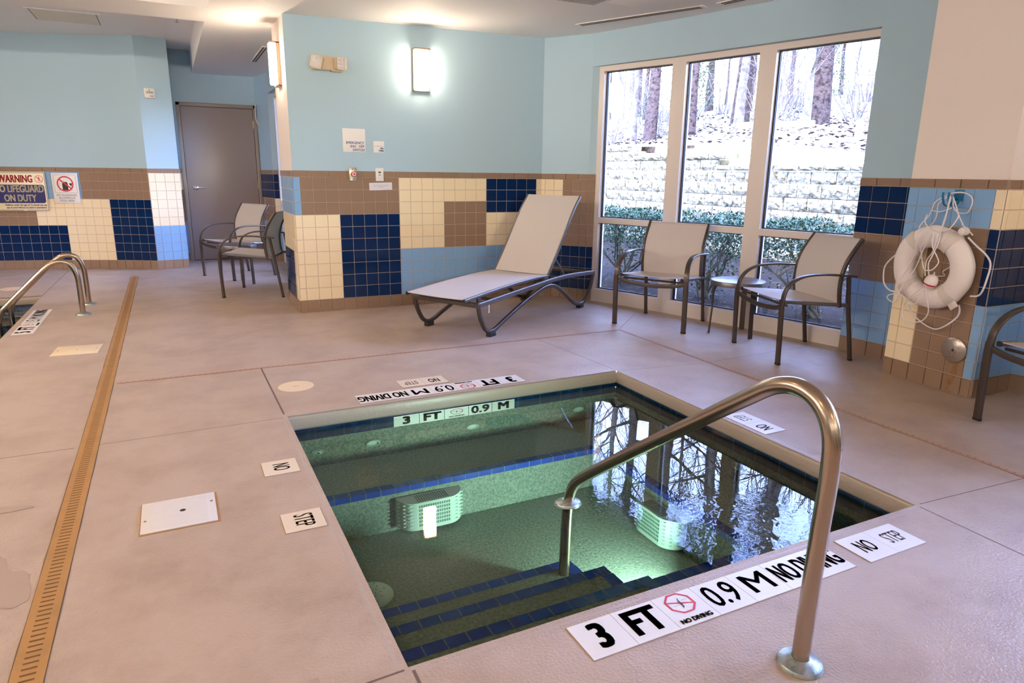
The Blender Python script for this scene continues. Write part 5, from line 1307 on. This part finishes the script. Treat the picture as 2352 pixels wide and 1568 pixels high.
named = [(0, (14.1, 11.95), 0.3, 'thick scaly pine trunk through the right-hand window pane'), (1, (14.6, 15.0), 1.0, 'tall dark trunk centred in the middle window'), (2, (12.8, 9.2), 0.0, 'pale smooth trunk near the edge of the last window'),
         (4, (11.0, 12.9), 2.0, 'crooked trunk close to the mullion between first and middle windows'), (3, (10.7, 14.6), 0.5, 'slim forked sapling above the wall in the first window'), (4, (17.5, 14.7), 1.2, 'leaning trunk right of the tall middle-window trunk'), (3, (12.2, 10.6), 3.0, 'thin tree just right of the thick scaly pine'),
         (2, (12.6, 17.3), 2.2, 'pale many-branched tree farther back in the first window'), (4, (10.4, 13.6), 4.1, 'bare tree rising close behind the block wall in the first window'), (2, (13.2, 13.6), 5.0, 'pale bare tree between the two thick dark trunks')]
used = set(); pos = []
for k, (x, y), rz, l in named:
    pos.append((x, y))
    if k not in used: o = P_[k]; used.add(k); o.location = (x, y, hill_z(x, y)); o.rotation_euler = (0, 0, rz); o['label'] = l; o['group'] = 'trees on the slope'
    else: dup(P_[k], (x, y, hill_z(x, y)), rz, l, 'trees on the slope')
cnt = 0
while cnt < 105:
    x = rg.uniform(18, 46); y = rg.uniform(2, 54)
    if any((x - a) ** 2 + (y - b) ** 2 < 2.2 for a, b in pos): continue
    if x < 19 and 9 < y < 14 and rg.random() < 0.6: continue
    pos.append((x, y)); cnt += 1; k = rg.choice([0, 1, 1, 2, 3, 3, 4, 4])
    o = dup(P_[k], (x, y, hill_z(x, y)), rg.uniform(0, 6.28), 'one of the many unmarked trunks of the sunlit wood behind the first rank of trees', 'trees deeper in the wood'); sc = rg.uniform(0.6, 0.85) if x > 23 else rg.uniform(0.75, 1.0); o.scale = (sc, sc, sc)
def make_brush(seed):
    g = random.Random(seed); mb = MB()
    for q in range(9):
        a = g.uniform(0, 2 * pi); p = V((0.1 * cos(a), 0.1 * sin(a), -0.05)); d = V((cos(a) * 0.35, sin(a) * 0.35, 1)).normalized()
        pts = [p]; L = g.uniform(1.4, 3.2)
        for i in range(6): d = (d + V((g.uniform(-.2, .2), g.uniform(-.2, .2), g.uniform(-.1, .1)))).normalized(); pts.append(pts[-1] + d * L / 6)
        mb.taper(pts, [0.014 - 0.0018 * i for i in range(7)], 'bark_pale', 4)
        for i in range(2, 7):
            for _ in range(2):
                e = pts[i] + V((g.uniform(-.5, .5), g.uniform(-.5, .5), g.uniform(-.1, .5))); mb.taper([pts[i], (pts[i] + e) / 2 + V((0, 0, .06)), e], [0.005, 0.004, 0.002], 'bark_pale', 3)
    o = mb.build('sapling_thicket', smooth=False); return o
B_ = [make_brush(31), make_brush(32), make_brush(33)]
for i in range(60):
    x = rg.uniform(10.6, 24) if i > 8 else rg.uniform(9.6, 11.5); y = rg.uniform(3, 30); z = hill_z(x, y)
    if i < 3: o = B_[i]
    else: o = B_[i % 3].copy(); COL.objects.link(o)
    o.location = (x, y, z); o.rotation_euler = (0, 0, rg.uniform(0, 6.28)); s = rg.uniform(0.6, 1.15); o.scale = (s, s, s)
    tag(o, 'clump of thin pale leafless saplings among the trees on the slope', 'sapling', 'bare saplings on the slope')
def make_evergreen(seed):
    g = random.Random(seed); t = thing('evergreen_bush', '', 'bush'); mb = MB(); mb.taper([V((0, 0, -.1)), V((0.05, 0, 1)), V((0, 0.05, 2.2))], [0.05, 0.035, 0.01], 'bark_brown', 6); mb.build('stem', t)
    mb = MB()
    for q in range(900):
        h = g.uniform(0.3, 2.4); r = (2.6 - h) * 0.42 * math.sqrt(g.random()); a = g.uniform(0, 6.28); p = V((r * cos(a), r * sin(a), h)); s = g.uniform(0.06, 0.12); d = V((g.uniform(-1, 1), g.uniform(-1, 1), g.uniform(-.5, 1))).normalized(); w = d.orthogonal() * s * 0.2
        mb.quad(p, p + d * s * .5 + w, p + d * s, p + d * s * .5 - w, 'pine_green')
    mb.build('foliage', t, smooth=False); return t
ev = make_evergreen(5)
for i, (x, y) in enumerate(((19, 24.5), (21, 17.5), (22, 13), (24, 27), (17.5, 20.5), (20, 10.5))):
    l = 'small evergreen bush standing among the bare trees on the slope'
    if i == 0: ev.location = (x, y, hill_z(x, y)); ev['label'] = l; ev['group'] = 'evergreen bushes in the wood'
    else: dup(ev, (x, y, hill_z(x, y)), i * 1.1, l, 'evergreen bushes in the wood')
